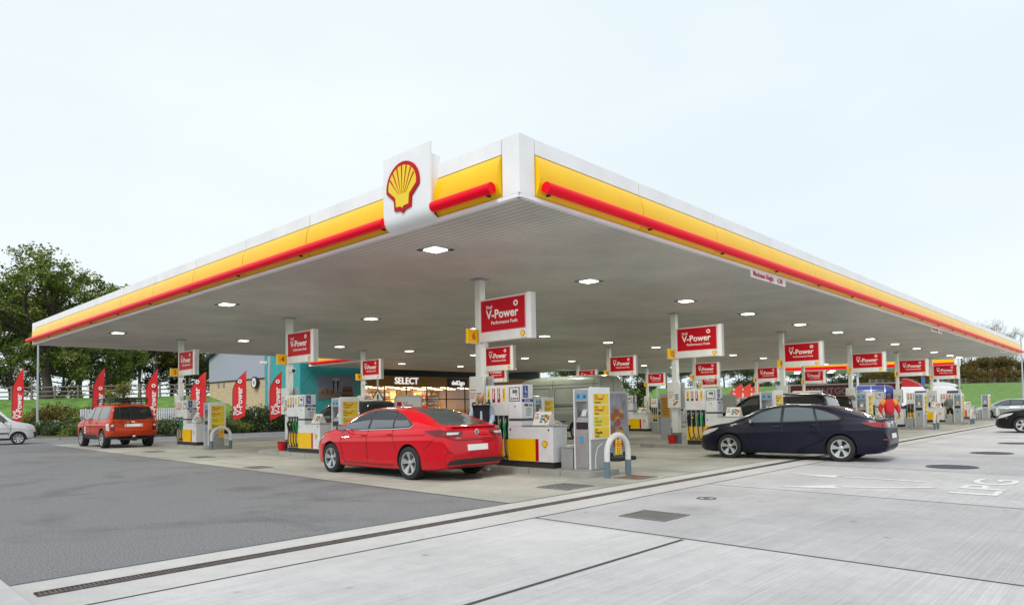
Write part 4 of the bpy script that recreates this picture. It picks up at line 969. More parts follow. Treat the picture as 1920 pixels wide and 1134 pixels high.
# large grey panel van
vanp = mat('van_grey', (.30, .33, .28), .35, coat=.5, var=.05, vscale=3)
t = thing('panel_van', 'large grey-green panel van refuelling behind the nearest pump', 'van', (13.0, 8.2, 0), R(0)); t.scale = (1.05,)*3
PV = dict(top=[(-3.02, .80), (-3.01, 1.4), (-2.98, 2.2), (-2.92, 2.55), (-2.80, 2.68), (-2.5, 2.73), (0, 2.75), (1.2, 2.70), (1.6, 2.58), (1.95, 2.25), (2.25, 1.75), (2.42, 1.42), (2.6, 1.28), (2.9, 1.12), (3.02, .9), (3.05, .6)],
    belt=[(-3.02, .75), (-3.0, 1.2), (-2.9, 1.35), (0, 1.35), (2.0, 1.30), (2.5, 1.18), (2.9, .98), (3.02, .8), (3.05, .55)],
    hw=[(-3.02, .90), (-2.98, .95), (-2.85, .985), (0, .995), (2.2, .985), (2.7, .93), (2.95, .82), (3.05, .66)],
    bot=[(-3.02, .46), (-2.9, .38), (0, .33), (2.6, .33), (3.05, .42)], K=.10, bulge=.02, axles=(-1.75, 1.9), arch=.42, r=.36, ww=.24, W=.99, spokes=7, archz=.02, lower=.42)
c_ = Car(t, PV, vanp)
for ax in ('L', 'R'):
    c_.decal('side_window', [(2.12, 1.48), (1.85, 1.95), (1.70, 2.05), (1.05, 2.05), (1.05, 1.42), (1.9, 1.40)], ax, glassdark, .008)
    for pl in [[(1.0, 2.5), (1.0, .45)], [(-.35, 2.55), (-.35, .45)], [(1.0, 1.28), (-2.9, 1.28)], [(.9, 2.35), (-2.8, 2.35)], [(-2.55, 2.6), (-2.6, 1.3), (-2.6, .5)], [(.75, 2.2), (.75, 1.5), (-.2, 1.5), (-.2, 2.2), (.75, 2.2)], [(-.5, 2.2), (-.5, 1.5), (-2.4, 1.5), (-2.4, 2.2), (-.5, 2.2)]]:
        c_.line('panel_seam', pl, ax, seam, .009)
    c_.line('side_moulding', [(1.0, .78), (-1.2, .78)], ax, black, .03); c_.line('slide_rail', [(-.4, 1.42), (-2.5, 1.42)], ax, black2, .022)
for pl in [[(0, 2.55), (0, .55)], [(-.85, .62), (.85, .62)], [(-.86, 2.5), (-.86, .62)], [(.86, 2.5), (.86, .62)], [(-.8, 1.95), (.8, 1.95)], [(-.8, 1.15), (.8, 1.15)]]: c_.line('rear_seam', pl, 'B', seam, .009)
for sd_ in (-1, 1):
    c_.decal('tail_lamp', [(sd_*.80, .95), (sd_*.90, .95), (sd_*.90, 1.40), (sd_*.82, 1.40)], 'B', lampred, .015)
    b = MB(); b.box(sd_*.84, sd_*.88, -3.04, -3.00, 1.7, 1.76); b.box(sd_*.84, sd_*.88, -3.04, -3.00, .85, .91); b.obj('hinge', black, t)
c_.decal('number_plate', [(-.27, .66), (.27, .66), (.27, .78), (-.27, .78)], 'B', plate, .02)
b = MB(); b.box(-.98, .98, -3.16, -2.98, .44, .60); b.obj('rear_bumper', black, t, bevel=.03)
c_.decal('windscreen', [(-.80, 2.30), (-.72, 1.72), (.72, 1.72), (.80, 2.30), (0, 2.38)], 'T', glassdark, .008); c_.mirror(1.95, 1.55, 1.0, black)
# small white van at the left edge
t = thing('small_white_van', 'small dirty white van at the left edge of the picture', 'van', (-5.05, 30.8, 0), R(-100)); t.scale = (1.04,)*3
PK = dict(top=[(-2.0, .8), (-1.98, 1.3), (-1.9, 1.7), (-1.7, 1.80), (-.4, 1.84), (.3, 1.80), (.6, 1.62), (.9, 1.32), (1.15, 1.14), (1.5, 1.05), (1.85, .95), (1.98, .8), (2.02, .55)],
    belt=[(-2.0, .75), (-1.9, 1.08), (0, 1.08), (1.0, 1.05), (1.6, .95), (1.9, .8), (2.02, .5)], hw=[(-2.0, .74), (-1.85, .82), (0, .835), (1.3, .83), (1.7, .78), (1.92, .66), (2.02, .52)],
    bot=[(-2.0, .42), (-1.8, .28), (0, .22), (1.5, .22), (2.02, .34)], K=.28, bulge=.02, axles=(-1.3, 1.3), arch=.345, r=.30, ww=.19, W=.83, spokes=7, archz=.01, lower=.30)
c_ = Car(t, PK, mat('van_white', (.66, .66, .68), .35, coat=.6, var=.08, vscale=4))
for ax in ('L', 'R'):
    c_.decal('side_window', [(.90, 1.12), (.70, 1.36), (.45, 1.58), (.30, 1.64), (-.15, 1.66), (-.15, 1.12)], ax, glassdark, .008)
    c_.line('side_moulding', [(.92, .56), (-.95, .56)], ax, black, .035); c_.line('door_seam', [(1.0, 1.05), (1.02, .8), (.90, .4)], ax, seam, .007); c_.line('door_seam', [(-.2, 1.7), (-.2, .35)], ax, seam, .007)
    c_.decal('headlamp', [(1.95, .66), (1.88, .84), (1.62, .93), (1.66, .80)], ax, lampclear, .012)
c_.decal('front_bumper', [(-.6, .34), (.6, .34), (.66, .60), (-.66, .60)], 'F', black, .02)
c_.mirror(.72, 1.10, .84, black)
# white van seen from behind with rounded rear window frame
# ---------------- surroundings ----------------
def at(px, py, d):
    """point d metres in front of the camera position along the view direction"""
    return CO+(cF+cR*((px-960)/1275.4)-cU*((py-715.13)/1275.4))*d
def aty(px, py, Y):
    r_ = cF+cR*((px-960)/1275.4)-cU*((py-715.13)/1275.4); return CO+r_*((Y-CO.y)/r_.y)
def atx(px, py, X):
    r_ = cF+cR*((px-960)/1275.4)-cU*((py-715.13)/1275.4); return CO+r_*((X-CO.x)/r_.x)
# grass banks round the site: one rolling sheet
keys = [(-900, 52, 66, 3.0), (0, 52, 64, 3.0), (500, 56, 70, 3.3), (900, 80, 104, 3.8), (1150, 74, 108, 4.2), (1450, 92, 150, 5.2), (1950, 96, 200, 6.4), (3200, 96, 200, 6.4)]
def kk(px, i): return float(np.interp(px, [k_[0] for k_ in keys], [k_[i] for k_ in keys]))
def bank_z(px, d):
    d0, d1, h = kk(px, 1), kk(px, 2), kk(px, 3); t_ = min(max((d-d0)/(d1-d0), 0), 1); t_ = t_*t_*(3-2*t_)
    return -.05+h*t_+max(0, d-d1)*.004
b = MB(); vs = []; cols_ = list(range(-900, 3201, 60)); ds = None
for px in cols_:
    d0, d1 = kk(px, 1), kk(px, 2)
    for t_ in (0, .15, .3, .45, .6, .75, .9, 1.0, 1.15, 1.5, 2.2, 3.5, 8):
        d = d0+(d1-d0)*t_; p = at(px, 700, d); vs.append((p.x, p.y, bank_z(px, d)+(.0 if t_ else -.02)+random.uniform(-.06, .06)*(t_ > 0)))
n_ = 13; b.add(vs, [(i*n_+j, (i+1)*n_+j, (i+1)*n_+j+1, i*n_+j+1) for i in range(len(cols_)-1) for j in range(n_-1)])
tag(b.obj('grass_bank', grassm, smooth=True), 'bright green grass bank rising behind the filling station', kind='structure')
def gp(px, d):
    p = at(px, 700, d); return Vector((p.x, p.y, bank_z(px, d)))
# hedge bed with kerb
KL = [(-60, 60), (-20, 45.5), (-4, 36.2), (-1, 34.2), (3, 33.4), (7, 34.2), (11, 35.8), (15, 36.6)]
b = MB(); b.prism(KL+[(15.5, 52), (-60, 80)], 'z', .01, .12); tag(b.obj('planting_bed', verge), 'bare earth planting bed under the shrubs', kind='structure')
b = MB()
for (x0, y0), (x1, y1) in zip(KL[:-1], KL[1:]):
    d = Vector((x1-x0, y1-y0, 0)).normalized(); q = Vector((d.y, -d.x, 0))*.14
    b.prism([(x0, y0), (x1, y1), (x1+q.x, y1+q.y), (x0+q.x, y0+q.y)], 'z', .0, .135)
tag(b.obj('kerb', kerbm), 'worn kerb along the planting bed', kind='structure')
# ---- foliage ----
def leafmat(name, a, b2, rough=.7):
    M, n, bs, g, N = nodes_mat(name, rough, .25)
    c1 = N('ShaderNodeValToRGB'); e = c1.color_ramp.elements; e[0].color = (*a, 1); e[1].color = (*b2, 1); e[0].position = .1; e[1].position = .95
    z = N('ShaderNodeTexNoise', Scale=.9, Detail=2., Roughness=.5); n.links.new(g.outputs['Position'], z.inputs['Vector'])
    mx_ = N('ShaderNodeMath', operation='ADD'); ml_ = N('ShaderNodeMath', operation='MULTIPLY'); ml_.inputs[1].default_value = .55
    n.links.new(g.outputs['Random Per Island'], ml_.inputs[0]); m2 = N('ShaderNodeMath', operation='MULTIPLY_ADD'); m2.inputs[1].default_value = 1.9; m2.inputs[2].default_value = -.70
    n.links.new(z.outputs['Fac'], m2.inputs[0]); n.links.new(ml_.outputs[0], mx_.inputs[0]); n.links.new(m2.outputs[0], mx_.inputs[1]); n.links.new(mx_.outputs[0], c1.inputs['Fac'])
    n.links.new(c1.outputs[0], bs.inputs['Base Color']); return M
lf_oak = leafmat('oak_leaf', (.045, .085, .016), (.30, .34, .07)); lf_dark = leafmat('dark_leaf', (.018, .036, .013), (.10, .13, .04)); lf_aut = leafmat('autumn_leaf', (.05, .045, .012), (.22, .15, .035))
lf_hedge = leafmat('hedge_leaf', (.020, .045, .016), (.15, .19, .075)); lf_yel = leafmat('yellow_leaf', (.10, .10, .02), (.34, .30, .07)); lf_red = leafmat('red_leaf', (.05, .035, .015), (.20, .10, .04))
bark = mat('bark', (.060, .050, .042), .9, var=.4, vscale=5, bump=.5, bscale=20); barkg = mat('bark_grey', (.11, .10, .09), .9, var=.3, vscale=5)
def leaves_mesh(name, C_, spread, n, size, m_, seed, flat=.7):
    rg_ = np.random.default_rng(seed); C_ = np.array(C_); k_ = rg_.integers(0, len(C_), n)
    off = rg_.normal(size=(n, 3)); off /= np.maximum(1, np.linalg.norm(off, axis=1, keepdims=True)/1.6); P_ = C_[k_]+off*np.array([spread, spread, spread*flat])
    a = rg_.normal(size=(n, 3)); a[:, 2] *= .6; a /= np.linalg.norm(a, axis=1, keepdims=True); c_ = rg_.normal(size=(n, 3)); c_ = c_-a*(a*c_).sum(1, keepdims=True); c_ /= np.linalg.norm(c_, axis=1, keepdims=True)
    s_ = size*rg_.uniform(.6, 1.3, (n, 1)); V = np.stack([P_-a*s_, P_-c_*s_*.55, P_+a*s_, P_+c_*s_*.55], 1).reshape(-1, 3)
    me = bpy.data.meshes.new(name); me.vertices.add(4*n); me.vertices.foreach_set('co', V.ravel()); me.loops.add(4*n); me.loops.foreach_set('vertex_index', np.arange(4*n, dtype=np.int32))
    me.polygons.add(n); me.polygons.foreach_set('loop_start', np.arange(0, 4*n, 4, dtype=np.int32)); me.polygons.foreach_set('loop_total', np.full(n, 4, dtype=np.int32)); me.update(calc_edges=True); me.materials.append(m_); return me
def tree_meshes(H, rad, tr, levels, kids_, nleaf, leaf, lm, seed, trunkf=.28, spreadf=.07, up=.25, bk=None, limbs=6, flat=.7, kink=.35):
    rn = random.Random(seed); b = MB(); tips = []
    def br(p, d, ln, r_, lv):
        k_ = 4; pts = [p]; rr = [r_]; dd = d.copy()
        for i in range(k_):
            dd = (dd+Vector((rn.gauss(0, kink), rn.gauss(0, kink), rn.gauss(0, kink*.6)+up*.25))*.5).normalized(); p = p+dd*ln/k_; pts.append(p); rr.append(r_*(1-.42*(i+1)/k_))
            if lv <= 1: tips.append(tuple(p))
        b.tube(pts, rr, 7 if lv > 2 else 4, caps=False)
        if lv == 0: return
        for _ in range(kids_):
            q = rn.uniform(.45, 1.0); i = min(k_-1, int(q*k_)); pp = pts[i]+(pts[i+1]-pts[i])*(q*k_-i) if i < k_ else pts[-1]
            nd = (dd+Vector((rn.gauss(0, .75), rn.gauss(0, .75), rn.gauss(0, .45)+up*.3))).normalized(); br(pp, nd, ln*rn.uniform(.55, .8), r_*.55, lv-1)
    tp = [Vector((0, 0, -.2)), Vector((0, 0, .3)), Vector((tr*.2, 0, H*trunkf*.5)), Vector((0, tr*.3, H*trunkf)), Vector((tr*.5, -tr*.2, H*.5)), Vector((-tr*.3, tr*.5, H*.72))]
    b.tube(tp, [tr*1.5, tr*1.1, tr*.92, tr*.85, tr*.55, tr*.25], 12)
    for i in range(limbs):
        a = 2*math.pi*(i+rn.uniform(-.3, .3))/limbs; h_ = trunkf+(.72-trunkf)*(i/limbs); z = H*h_*rn.uniform(.9, 1.05)
        el = .12+.85*(i/limbs); d = Vector((math.cos(a)*math.cos(el), math.sin(a)*math.cos(el), math.sin(el))); br(Vector((0, 0, z)), d, rad*(.62-.15*i/limbs), tr*.5*(1-.4*i/limbs), levels)
    br(tp[-1], Vector((0, 0, 1)), H*.14, tr*.25, max(levels-1, 1))
    tm = b.mesh('trunk', bk or bark, True, fix=False)
    for p_ in tm.polygons: p_.use_smooth = True
    cm = leaves_mesh('crown', tips, rad*spreadf, nleaf, leaf, lm, seed, flat) if nleaf else None
    return tm, cm
def plant_tree(name, label, cat, pos, ms, rz=0, sc=1, group=None, low=0):
    t = thing(name, label, cat, pos, rz, group); t.scale = (sc, sc, sc)
    link('trunk', ms[0], t)
    if ms[1]: link('crown', ms[1], t)
    return t
oak = tree_meshes(15.0, 12.0, .66, 4, 3, 24000, .22, lf_oak, 19, trunkf=.27, spreadf=.04, limbs=10, flat=.55, kink=.42)
oak2 = tree_meshes(12.0, 10.5, .55, 4, 3, 15000, .24, lf_oak, 23, trunkf=.30, spreadf=.05, limbs=7, flat=.55, kink=.4)
plant_tree('oak_tree', 'tall spreading oak tree above the left end of the canopy', 'tree', gp(88, 68), oak, R(40), .70)
plant_tree('oak_tree', 'second oak trunk seen under the left end of the canopy', 'tree', gp(148, 73), oak2, R(200), .66)
plant_tree('oak_tree', 'large oak cut by the left edge of the picture', 'tree', gp(-40, 74), oak, R(170), .60)
mid = [tree_meshes(9, 5.0, .22, 3, 3, 9000, .16, lf_dark, 31, trunkf=.22, spreadf=.10), tree_meshes(9, 5.0, .22, 3, 3, 6500, .16, lf_aut, 33, trunkf=.22, spreadf=.09), tree_meshes(9, 4.5, .20, 3, 3, 3200, .15, lf_dark, 37, trunkf=.25, spreadf=.10)]
kinds = ['dense dark', 'autumn tinted', 'thin open']
rn = random.Random(3); k_ = 0
for (px, d, sc, kd) in [(20, 92, 1.0, 0), (75, 100, .95, 2), (120, 96, 1.0, 1), (200, 88, 1.05, 2), (232, 94, .9, 0), (262, 86, 1.0, 2), (292, 84, 1.15, 0), (322, 90, 1.1, 0), (352, 88, 1.0, 1), (384, 90, .9, 1), (170, 105, 1.1, 1)]:
    plant_tree('tree', '%s tree behind the wooden fence, %s from the left' % (kinds[kd], ORD[k_]), 'tree', gp(px, d), mid[kd], rn.uniform(0, 6), sc, 'trees behind the left fence'); k_ += 1
k_ = 0
small_dark = tree_meshes(6, 4.2, .14, 3, 3, 6500, .18, lf_dark, 41, trunkf=.06, spreadf=.14)
small_aut = tree_meshes(6, 4.2, .14, 3, 3, 6500, .18, lf_aut, 43, trunkf=.04, spreadf=.14)
ords2 = ORD+['thirteenth', 'fourteenth', 'fifteenth', 'sixteenth', 'seventeenth', 'eighteenth', 'nineteenth', 'twentieth']
for px in range(1060, 1500, 27):
    d = kk(px, 2)+6+rn.uniform(0, 8); kd = rn.choice((0, 0, 2, 2)); ms = small_dark if kd == 0 else mid[2]
    plant_tree('tree', '%s tree on the far bank seen under the canopy, %s from the left' % (kinds[kd], ords2[k_]), 'tree', gp(px, d), ms, rn.uniform(0, 6), rn.uniform(.75, 1.05)*(1 if kd == 0 else .8), 'trees on the far bank'); k_ += 1
k_ = 0
for px in list(range(1500, 1990, 30)):
    d = kk(px, 2)+6+rn.uniform(0, 14); kd = (0 if px < 1780 else rn.choice((0, 1, 1))); 
    plant_tree('tree', '%s tree along the right hand fence, %s from the left' % (['dark green', 'brown tinted'][kd], ords2[k_]), 'tree', gp(px, d), [small_dark, small_aut][kd], rn.uniform(0, 6), rn.uniform(.95, 1.45), 'trees along the right fence'); k_ += 1
bare = tree_meshes(17, 9, .30, 4, 4, 0, .1, lf_dark, 51, trunkf=.25, bk=barkg, limbs=9, up=.9, kink=.25)
for px, d, sc, lb in [(1822, 222, 1.02, 'bare winter tree left of three above the far canopy corner'), (1852, 226, 1.1, 'bare winter tree, middle and tallest of three above the canopy corner'), (1884, 224, .95, 'bare winter tree right of three above the far canopy corner')]:
    plant_tree('bare_tree', lb, 'tree', gp(px, d), bare, px, sc, 'bare trees')
young = tree_meshes(4.2, 1.7, .06, 2, 4, 1500, .10, lf_yel, 61, trunkf=.3, spreadf=.13, limbs=7)
plant_tree('small_tree', 'small yellow leaved tree above the white palisade fence', 'tree', gp(232, 57), young, 0, .95)
young2 = tree_meshes(4.6, 1.6, .06, 2, 3, 420, .09, lf_yel, 63, trunkf=.3, spreadf=.14, limbs=7, bk=barkg)
plant_tree('small_tree', 'slender young tree with few leaves left of a bushy one', 'tree', gp(1156, 62), young2, 0, 1.35)
young3 = tree_meshes(3.2, 1.5, .06, 2, 4, 1500, .10, lf_dark, 65, trunkf=.3, spreadf=.14, limbs=6)
plant_tree('small_tree', 'small bushy dark tree seen beyond the grey van', 'tree', gp(1198, 60), young3, 0, 1.15)
# shrubs
def shrub_mesh(w, d_, h, n, size, m_, seed):
    rg_ = np.random.default_rng(seed); C_ = []
    for _ in range(90):
        a, r_ = rg_.uniform(0, 6.28), rg_.uniform(0, 1)**.5; z = h*(.12+.78*rg_.uniform(0, 1)*math.sqrt(max(.05, 1-r_*r_*.7))); C_.append((w/2*r_*math.cos(a), d_/2*r_*math.sin(a), z))
    return leaves_mesh('foliage', C_, .22*h+.04, n, size, m_, seed, .8)
roses = MB(); rn = random.Random(8)
for _ in range(34): a = rn.uniform(0, 6.28); roses.ball((1.15*math.cos(a)*rn.uniform(.4, 1), -.75*rn.uniform(.3, 1), rn.uniform(.45, 1.5)), (.05, .05, .04), 6)
rosem = roses.mesh('blossom', mat('rose_white', (.7, .66, .62), .6), True)
stemm = MB()
for _ in range(12): a = rn.uniform(0, 6.28); stemm.tube([(0, 0, 0), (.4*math.cos(a), .3*math.sin(a), .5), (.9*math.cos(a), .6*math.sin(a), 1.1)], [.02, .015, .006], 5)
stm = stemm.mesh('stem', bark)
sh = [shrub_mesh(2.6, 1.8, 1.45, 7000, .07, lf_hedge, 71), shrub_mesh(2.6, 1.8, 1.35, 7000, .07, lf_oak, 72), shrub_mesh(2.8, 2.0, 2.0, 7000, .08, lf_aut, 73), shrub_mesh(2.6, 1.8, 1.5, 6000, .07, lf_red, 74)]
def shrub(px, py, d, kd, sc, label, bloom=False, group='shrubs beside the road'):
    p = at(px, py, d); t = thing('shrub', label, 'shrub', (p.x, p.y, .08 if d < 53 else bank_z(px, d)), -R(43)+R(rn.uniform(-15, 15)), group); t.scale = (sc, sc, sc*(.72 if d < 48.5 else 1))
    link('foliage', sh[kd], t); link('stems', stm, t)
    if bloom: link('blossom', rosem, t)
    return t
k_ = 0
for px, d, kd, sc, bl in [(66, 46.5, 0, .9, 0), (96, 45.8, 0, 1.0, 1), (130, 44.8, 0, 1.0, 0), (160, 43.8, 1, .95, 0), (190, 43.2, 0, 1.0, 1), (222, 42.8, 0, .9, 0), (255, 43, 0, 1.0, 1), (288, 43.4, 0, .9, 0), (318, 44, 0, 1.0, 1), (348, 45, 0, .95, 1), (380, 46, 0, .85, 0), (412, 47, 0, .9, 0), (440, 47.8, 1, .9, 0), (462, 49, 0, 1.15, 1), (490, 50, 0, 1.2, 1), (516, 50.5, 0, 1.0, 0), (545, 51.5, 0, .9, 1), (572, 52.5, 1, .7, 0)]:
    shrub(px, 800, d, kd, sc*.95, '%s shrub along the road kerb, %s from the left' % (['dark green', 'mid green'][kd], ords2[k_]) + (', with white roses' if bl else ''), bl); k_ += 1
for px, d, kd, sc, lb in [(100, 55, 2, 1.05, 'yellowing bush behind the front hedge at far left'), (135, 55, 1, 1.1, 'green bush rising over the white palisade'), (70, 56, 1, .9, 'low green bush beside the leftmost flag'), (165, 57, 3, 1.0, 'reddish bush behind the palisade left of the orange car'), (200, 58, 3, .95, 'reddish bush behind the orange car'), (320, 58, 3, .85, 'reddish bush beyond the palisade right of the orange car'), (205, 47, 1, 1.1, 'leafy bush spilling over the palisade')]:
    shrub(px, 790, d, kd, sc, lb, False, 'bushes behind the hedge')
k_ = 0
for px in range(1640, 2000, 24):
    kd = rn.choice((0, 2, 2, 3)); shrub(px, 700, kk(px, 2)+rn.uniform(1, 5), kd, rn.uniform(1.7, 2.5), '%s scrub bush behind the right bank fence, %s from the left' % ({0: 'dark green', 2: 'yellowing', 3: 'russet'}[kd], ords2[k_]), False, 'scrub behind the right fence'); k_ += 1
# white palisade fence
def fence(name, label, p0, p1, h, gap, w, m_, rails=2, thick=.02, kind='picket', point=False, group=None):
    p0, p1 = Vector(p0), Vector(p1); t = thing(name, label, 'fence', tuple(p0), 0, group); d = p1-p0; L_ = math.hypot(d.x, d.y); u = Vector((d.x/L_, d.y/L_, 0)); n_ = Vector((-u.y, u.x, 0)); sl = d.z/L_
    b = MB(); k__ = int(L_/gap)
    def slab(b, s0, s1, z0, z1, th, off=0, z2=None):
        for_ = []
        for s_ in (s0, s1):
            for o_ in (off-th, off+th):
                for z in (z0, z1): for_.append(u*s_+n_*o_+Vector((0, 0, z+sl*s_)))
        b.add(for_, [(0, 1, 3, 2), (4, 6, 7, 5), (0, 4, 5, 1), (2, 3, 7, 6), (1, 5, 7, 3), (0, 2, 6, 4)])
    if kind == 'picket':
        for i in range(k__): slab(b, i*gap, i*gap+w, .05, h+random.uniform(-.02, .02), .012); 
        b.obj('pales', m_, t); b = MB()
        for z in (.25*h, .8*h): slab(b, 0, L_, z, z+.07, .015, .04)
        b.obj('rails', m_, t)
    else:
        for i in range(k__+1):
            q = MB(); slab(q, i*gap-w/2, i*gap+w/2, -.3, h+.06, w/2); q.obj('post', m_, t)
        for j in range(rails): q = MB(); z = h*(j+.75)/rails; slab(q, 0, L_, z-.06, z+.06, .02, .05); q.obj('rail', m_, t)
    return t
pal = mat('palisade_white', (.66, .68, .73), .6, var=.12, vscale=3); wood = mat('fence_wood', (.20, .17, .14), .85, var=.3, vscale=3); woodl = mat('fence_grey', (.30, .29, .27), .85, var=.2, vscale=3)
a_, c__ = at(150, 790, 49), at(335, 790, 51)
fence('palisade_fence', 'white vertical board fence behind the orange car', (a_.x, a_.y, .1), (c__.x, c__.y, .1), 1.75, .15, .11, pal)
P_ = [gp(px, kk(px, 2)-1) for px in (-60, 60, 180, 300, 430)]
for i, (q0, q1) in enumerate(zip(P_[:-1], P_[1:])): fence('rail_fence', 'brown timber post and rail fence, %s stretch from the left' % ORD[i], tuple(q0), tuple(q1), 1.25, 1.9, .14, wood, 3, kind='rail', group='post and rail fence on the left bank')
P_ = [gp(px, kk(px, 2)-1) for px in (1630, 1720, 1810, 1900, 2000)]
for i, (q0, q1) in enumerate(zip(P_[:-1], P_[1:])): fence('rail_fence', 'grey timber post and rail fence on the right bank, %s stretch' % ORD[i], tuple(q0), tuple(q1), 1.35, 2.6, .18, woodl, 3, kind='rail', group='post and rail fence on the right bank')
# ---- feather flags ----
flagm = mat('flag_red', (.68, .015, .015), .6, var=.06, vscale=2); flago = mat('flag_orange', (.75, .06, .03), .6)
def flag(px, pyb, d, H, rz, label, m_=flagm, wd=.85, group='red feather flags'):
    p = at(px, pyb, d); t = thing('feather_flag', label, 'flag', (p.x, p.y, .1), 0, group)
    fc = math.atan2(cR.y, cR.x)+rz; t.rotation_euler = (0, 0, fc)
    b = MB(); pts = [(-.02, .0), (-.02, .8)]; L_ = []
    for i in range(15):
        u_ = i/14; z = .75+(H-.75)*u_; x = .02+wd*.96*max(0, (u_-.58)/.42)**1.9; L_.append((x, z))
    top_ = (wd*.92, H-.02)
    bow = [(L_[-1][0]+.03, H+.02)]
    out = L_+bow+[(wd*1.0, H-.4), (wd*.97, H*.55), (wd*.90, 1.12), (wd*.45, .86)]
    bm = bmesh.new(); fv = [bm.verts.new((x, 0, z)) for x, z in out]; bm.faces.new(fv)
    for k__ in range(1, 14):
        bmesh.ops.bisect_plane(bm, geom=bm.verts[:]+bm.edges[:]+bm.faces[:], plane_co=(0, 0, .75+(H-.75)*k__/14), plane_no=(0, 0, 1))
    for k__ in range(1, 5): bmesh.ops.bisect_plane(bm, geom=bm.verts[:]+bm.edges[:]+bm.faces[:], plane_co=(wd*k__/5, 0, 0), plane_no=(1, 0, 0))
    for v in bm.verts: v.co.y = .05*math.sin(v.co.z*2.1+v.co.x*3)*(v.co.x/wd)
    g_ = bmesh.ops.extrude_face_region(bm, geom=bm.faces[:])
    for v in g_['geom']:
        if isinstance(v, bmesh.types.BMVert): v.co.y += .012
    bmesh.ops.recalc_face_normals(bm, faces=bm.faces); me = bpy.data.meshes.new('banner'); bm.to_mesh(me); bm.free(); me.materials.append(m_); ban = link('banner', me, t)
    b = MB(); b.tube([(-.01, .006, 0)]+[(x-.015, .006, z) for x, z in L_]+[(x, .006, z+.01) for x, z in bow], .022, 6); b.obj('pole', black, t)
    b = MB(); b.box(-.45, .45, -.06, .06, 0, .05); b.box(-.06, .06, -.45, .45, 0, .05); b.obj('cross_base', black, t)
    fs_ = min(wd/.85, (H-1.6)/2.7)
    lt = tmesh('V-Power', .56*fs_, textwhite, .012, .002, 'LEFT').copy(); o_ = link('lettering', lt, ban, frame((.56*fs_, -.062, 1.15), (0, 0, 1), (-1, 0, 0)))
    lt = tmesh('Shell', .34*fs_, textwhite, .006, .002, 'LEFT').copy(); link('lettering', lt, ban, frame((.21*fs_, -.062, 1.15), (0, 0, 1), (-1, 0, 0)))
    b = MB(); b.lathe([(.07*fs_, -.068), (.07*fs_, -.062), (.15*fs_, -.062), (.15*fs_, -.068)], (.56*fs_, 0, 1.15+2.45*fs_), 'y', 20); b.obj('ring_mark', textwhite, ban)
    return t
flag(22, 812, 45.5, 4.55, R(10), 'red feather flag at the far left beside the white van', wd=.70)
flag(173, 811, 47, 4.55, R(35), 'red feather flag directly behind the roof of the orange car', wd=.70)
flag(273, 810, 47.5, 4.45, R(20), 'red feather flag just right of the orange car', wd=.75)
flag(357, 808, 47.5, 4.2, R(-5), 'red feather flag half hidden behind pump 2', wd=1.15)
flag(436, 808, 47.5, 4.2, R(0), 'red feather flag between pump 2 and the brick wall', wd=.98)
flag(506, 808, 48.5, 4.2, R(20), 'red feather flag in front of the turquoise wall', wd=.82)
for i, px in enumerate((1370, 1386, 1402)): flag(px, 776, 72, 3.5, R(-10), 'orange-red feather flag beyond the pumps, %s of three from the left' % ['left', 'middle', 'right'][i], flago, wd=1.25, group='three feather flags on the far lawn')

# ---- shop ----
YS = 38.0
Xc = aty(563, 775, YS).x
teal, n, bs, g, N = nodes_mat('teal_tiles', .35, .5)
sx = N('ShaderNodeSeparateXYZ'); n.links.new(g.outputs['Position'], sx.inputs[0])
def MT(op, a, b_=None):
    x = N('ShaderNodeMath', operation=op)
    for i, q in enumerate((a, b_)):
        if q is None: continue
        if isinstance(q, (int, float)): x.inputs[i].default_value = q
        else: n.links.new(q, x.inputs[i])
    return x.outputs[0]
s_ = MT('ADD', sx.outputs['X'], sx.outputs['Y']); a1 = MT('FRACT', MT('DIVIDE', MT('ADD', s_, MT('MULTIPLY', sx.outputs['Z'], 1.0)), 1.7)); a2 = MT('FRACT', MT('DIVIDE', MT('SUBTRACT', s_, MT('MULTIPLY', sx.outputs['Z'], 1.0)), 1.7))
ln = MT('MINIMUM', a1, a2); cr_ = N('ShaderNodeMapRange'); cr_.inputs['From Min'].default_value = .0; cr_.inputs['From Max'].default_value = .045; cr_.inputs['To Min'].default_value = .35; cr_.inputs['To Max'].default_value = 1; n.links.new(ln, cr_.inputs['Value'])
mm = N('ShaderNodeVectorMath', operation='SCALE'); mm.inputs[0].default_value = (.045, .38, .39); n.links.new(cr_.outputs[0], mm.inputs['Scale']); n.links.new(mm.outputs[0], bs.inputs['Base Color'])
teal_in = mat('teal_shaded_copy', (.005, .17, .155), .35)  # darker copy of the tile teal with shade in its colour, unused
brickm = mat('pale_brick', (.62, .46, .27), .8, var=.10, vscale=8)
bk_n = brickm.node_tree; bt = bk_n.nodes.new('ShaderNodeTexBrick'); bt.inputs['Scale'].default_value = 1; bt.inputs['Brick Width'].default_value = .45; bt.inputs['Row Height'].default_value = .15; bt.inputs['Mortar Size'].default_value = .014
bt.inputs['Color1'].default_value = (.66, .48, .28, 1); bt.inputs['Color2'].default_value = (.55, .41, .25, 1); bt.inputs['Mortar'].default_value = (.60, .53, .42, 1)
gg = bk_n.nodes.new('ShaderNodeNewGeometry'); s1 = bk_n.nodes.new('ShaderNodeSeparateXYZ'); c1 = bk_n.nodes.new('ShaderNodeCombineXYZ'); bk_n.links.new(gg.outputs['Position'], s1.inputs[0]); bk_n.links.new(s1.outputs['Y'], c1.inputs['X']); bk_n.links.new(s1.outputs['Z'], c1.inputs['Y']); bk_n.links.new(c1.outputs[0], bt.inputs['Vector']); bk_n.links.new(bt.outputs['Color'], bk_n.nodes['Principled BSDF'].inputs['Base Color'])
shop = thing('shop_building', 'station shop with turquoise wall and warmly lit front under the canopy', 'shop', (Xc, YS, 0))
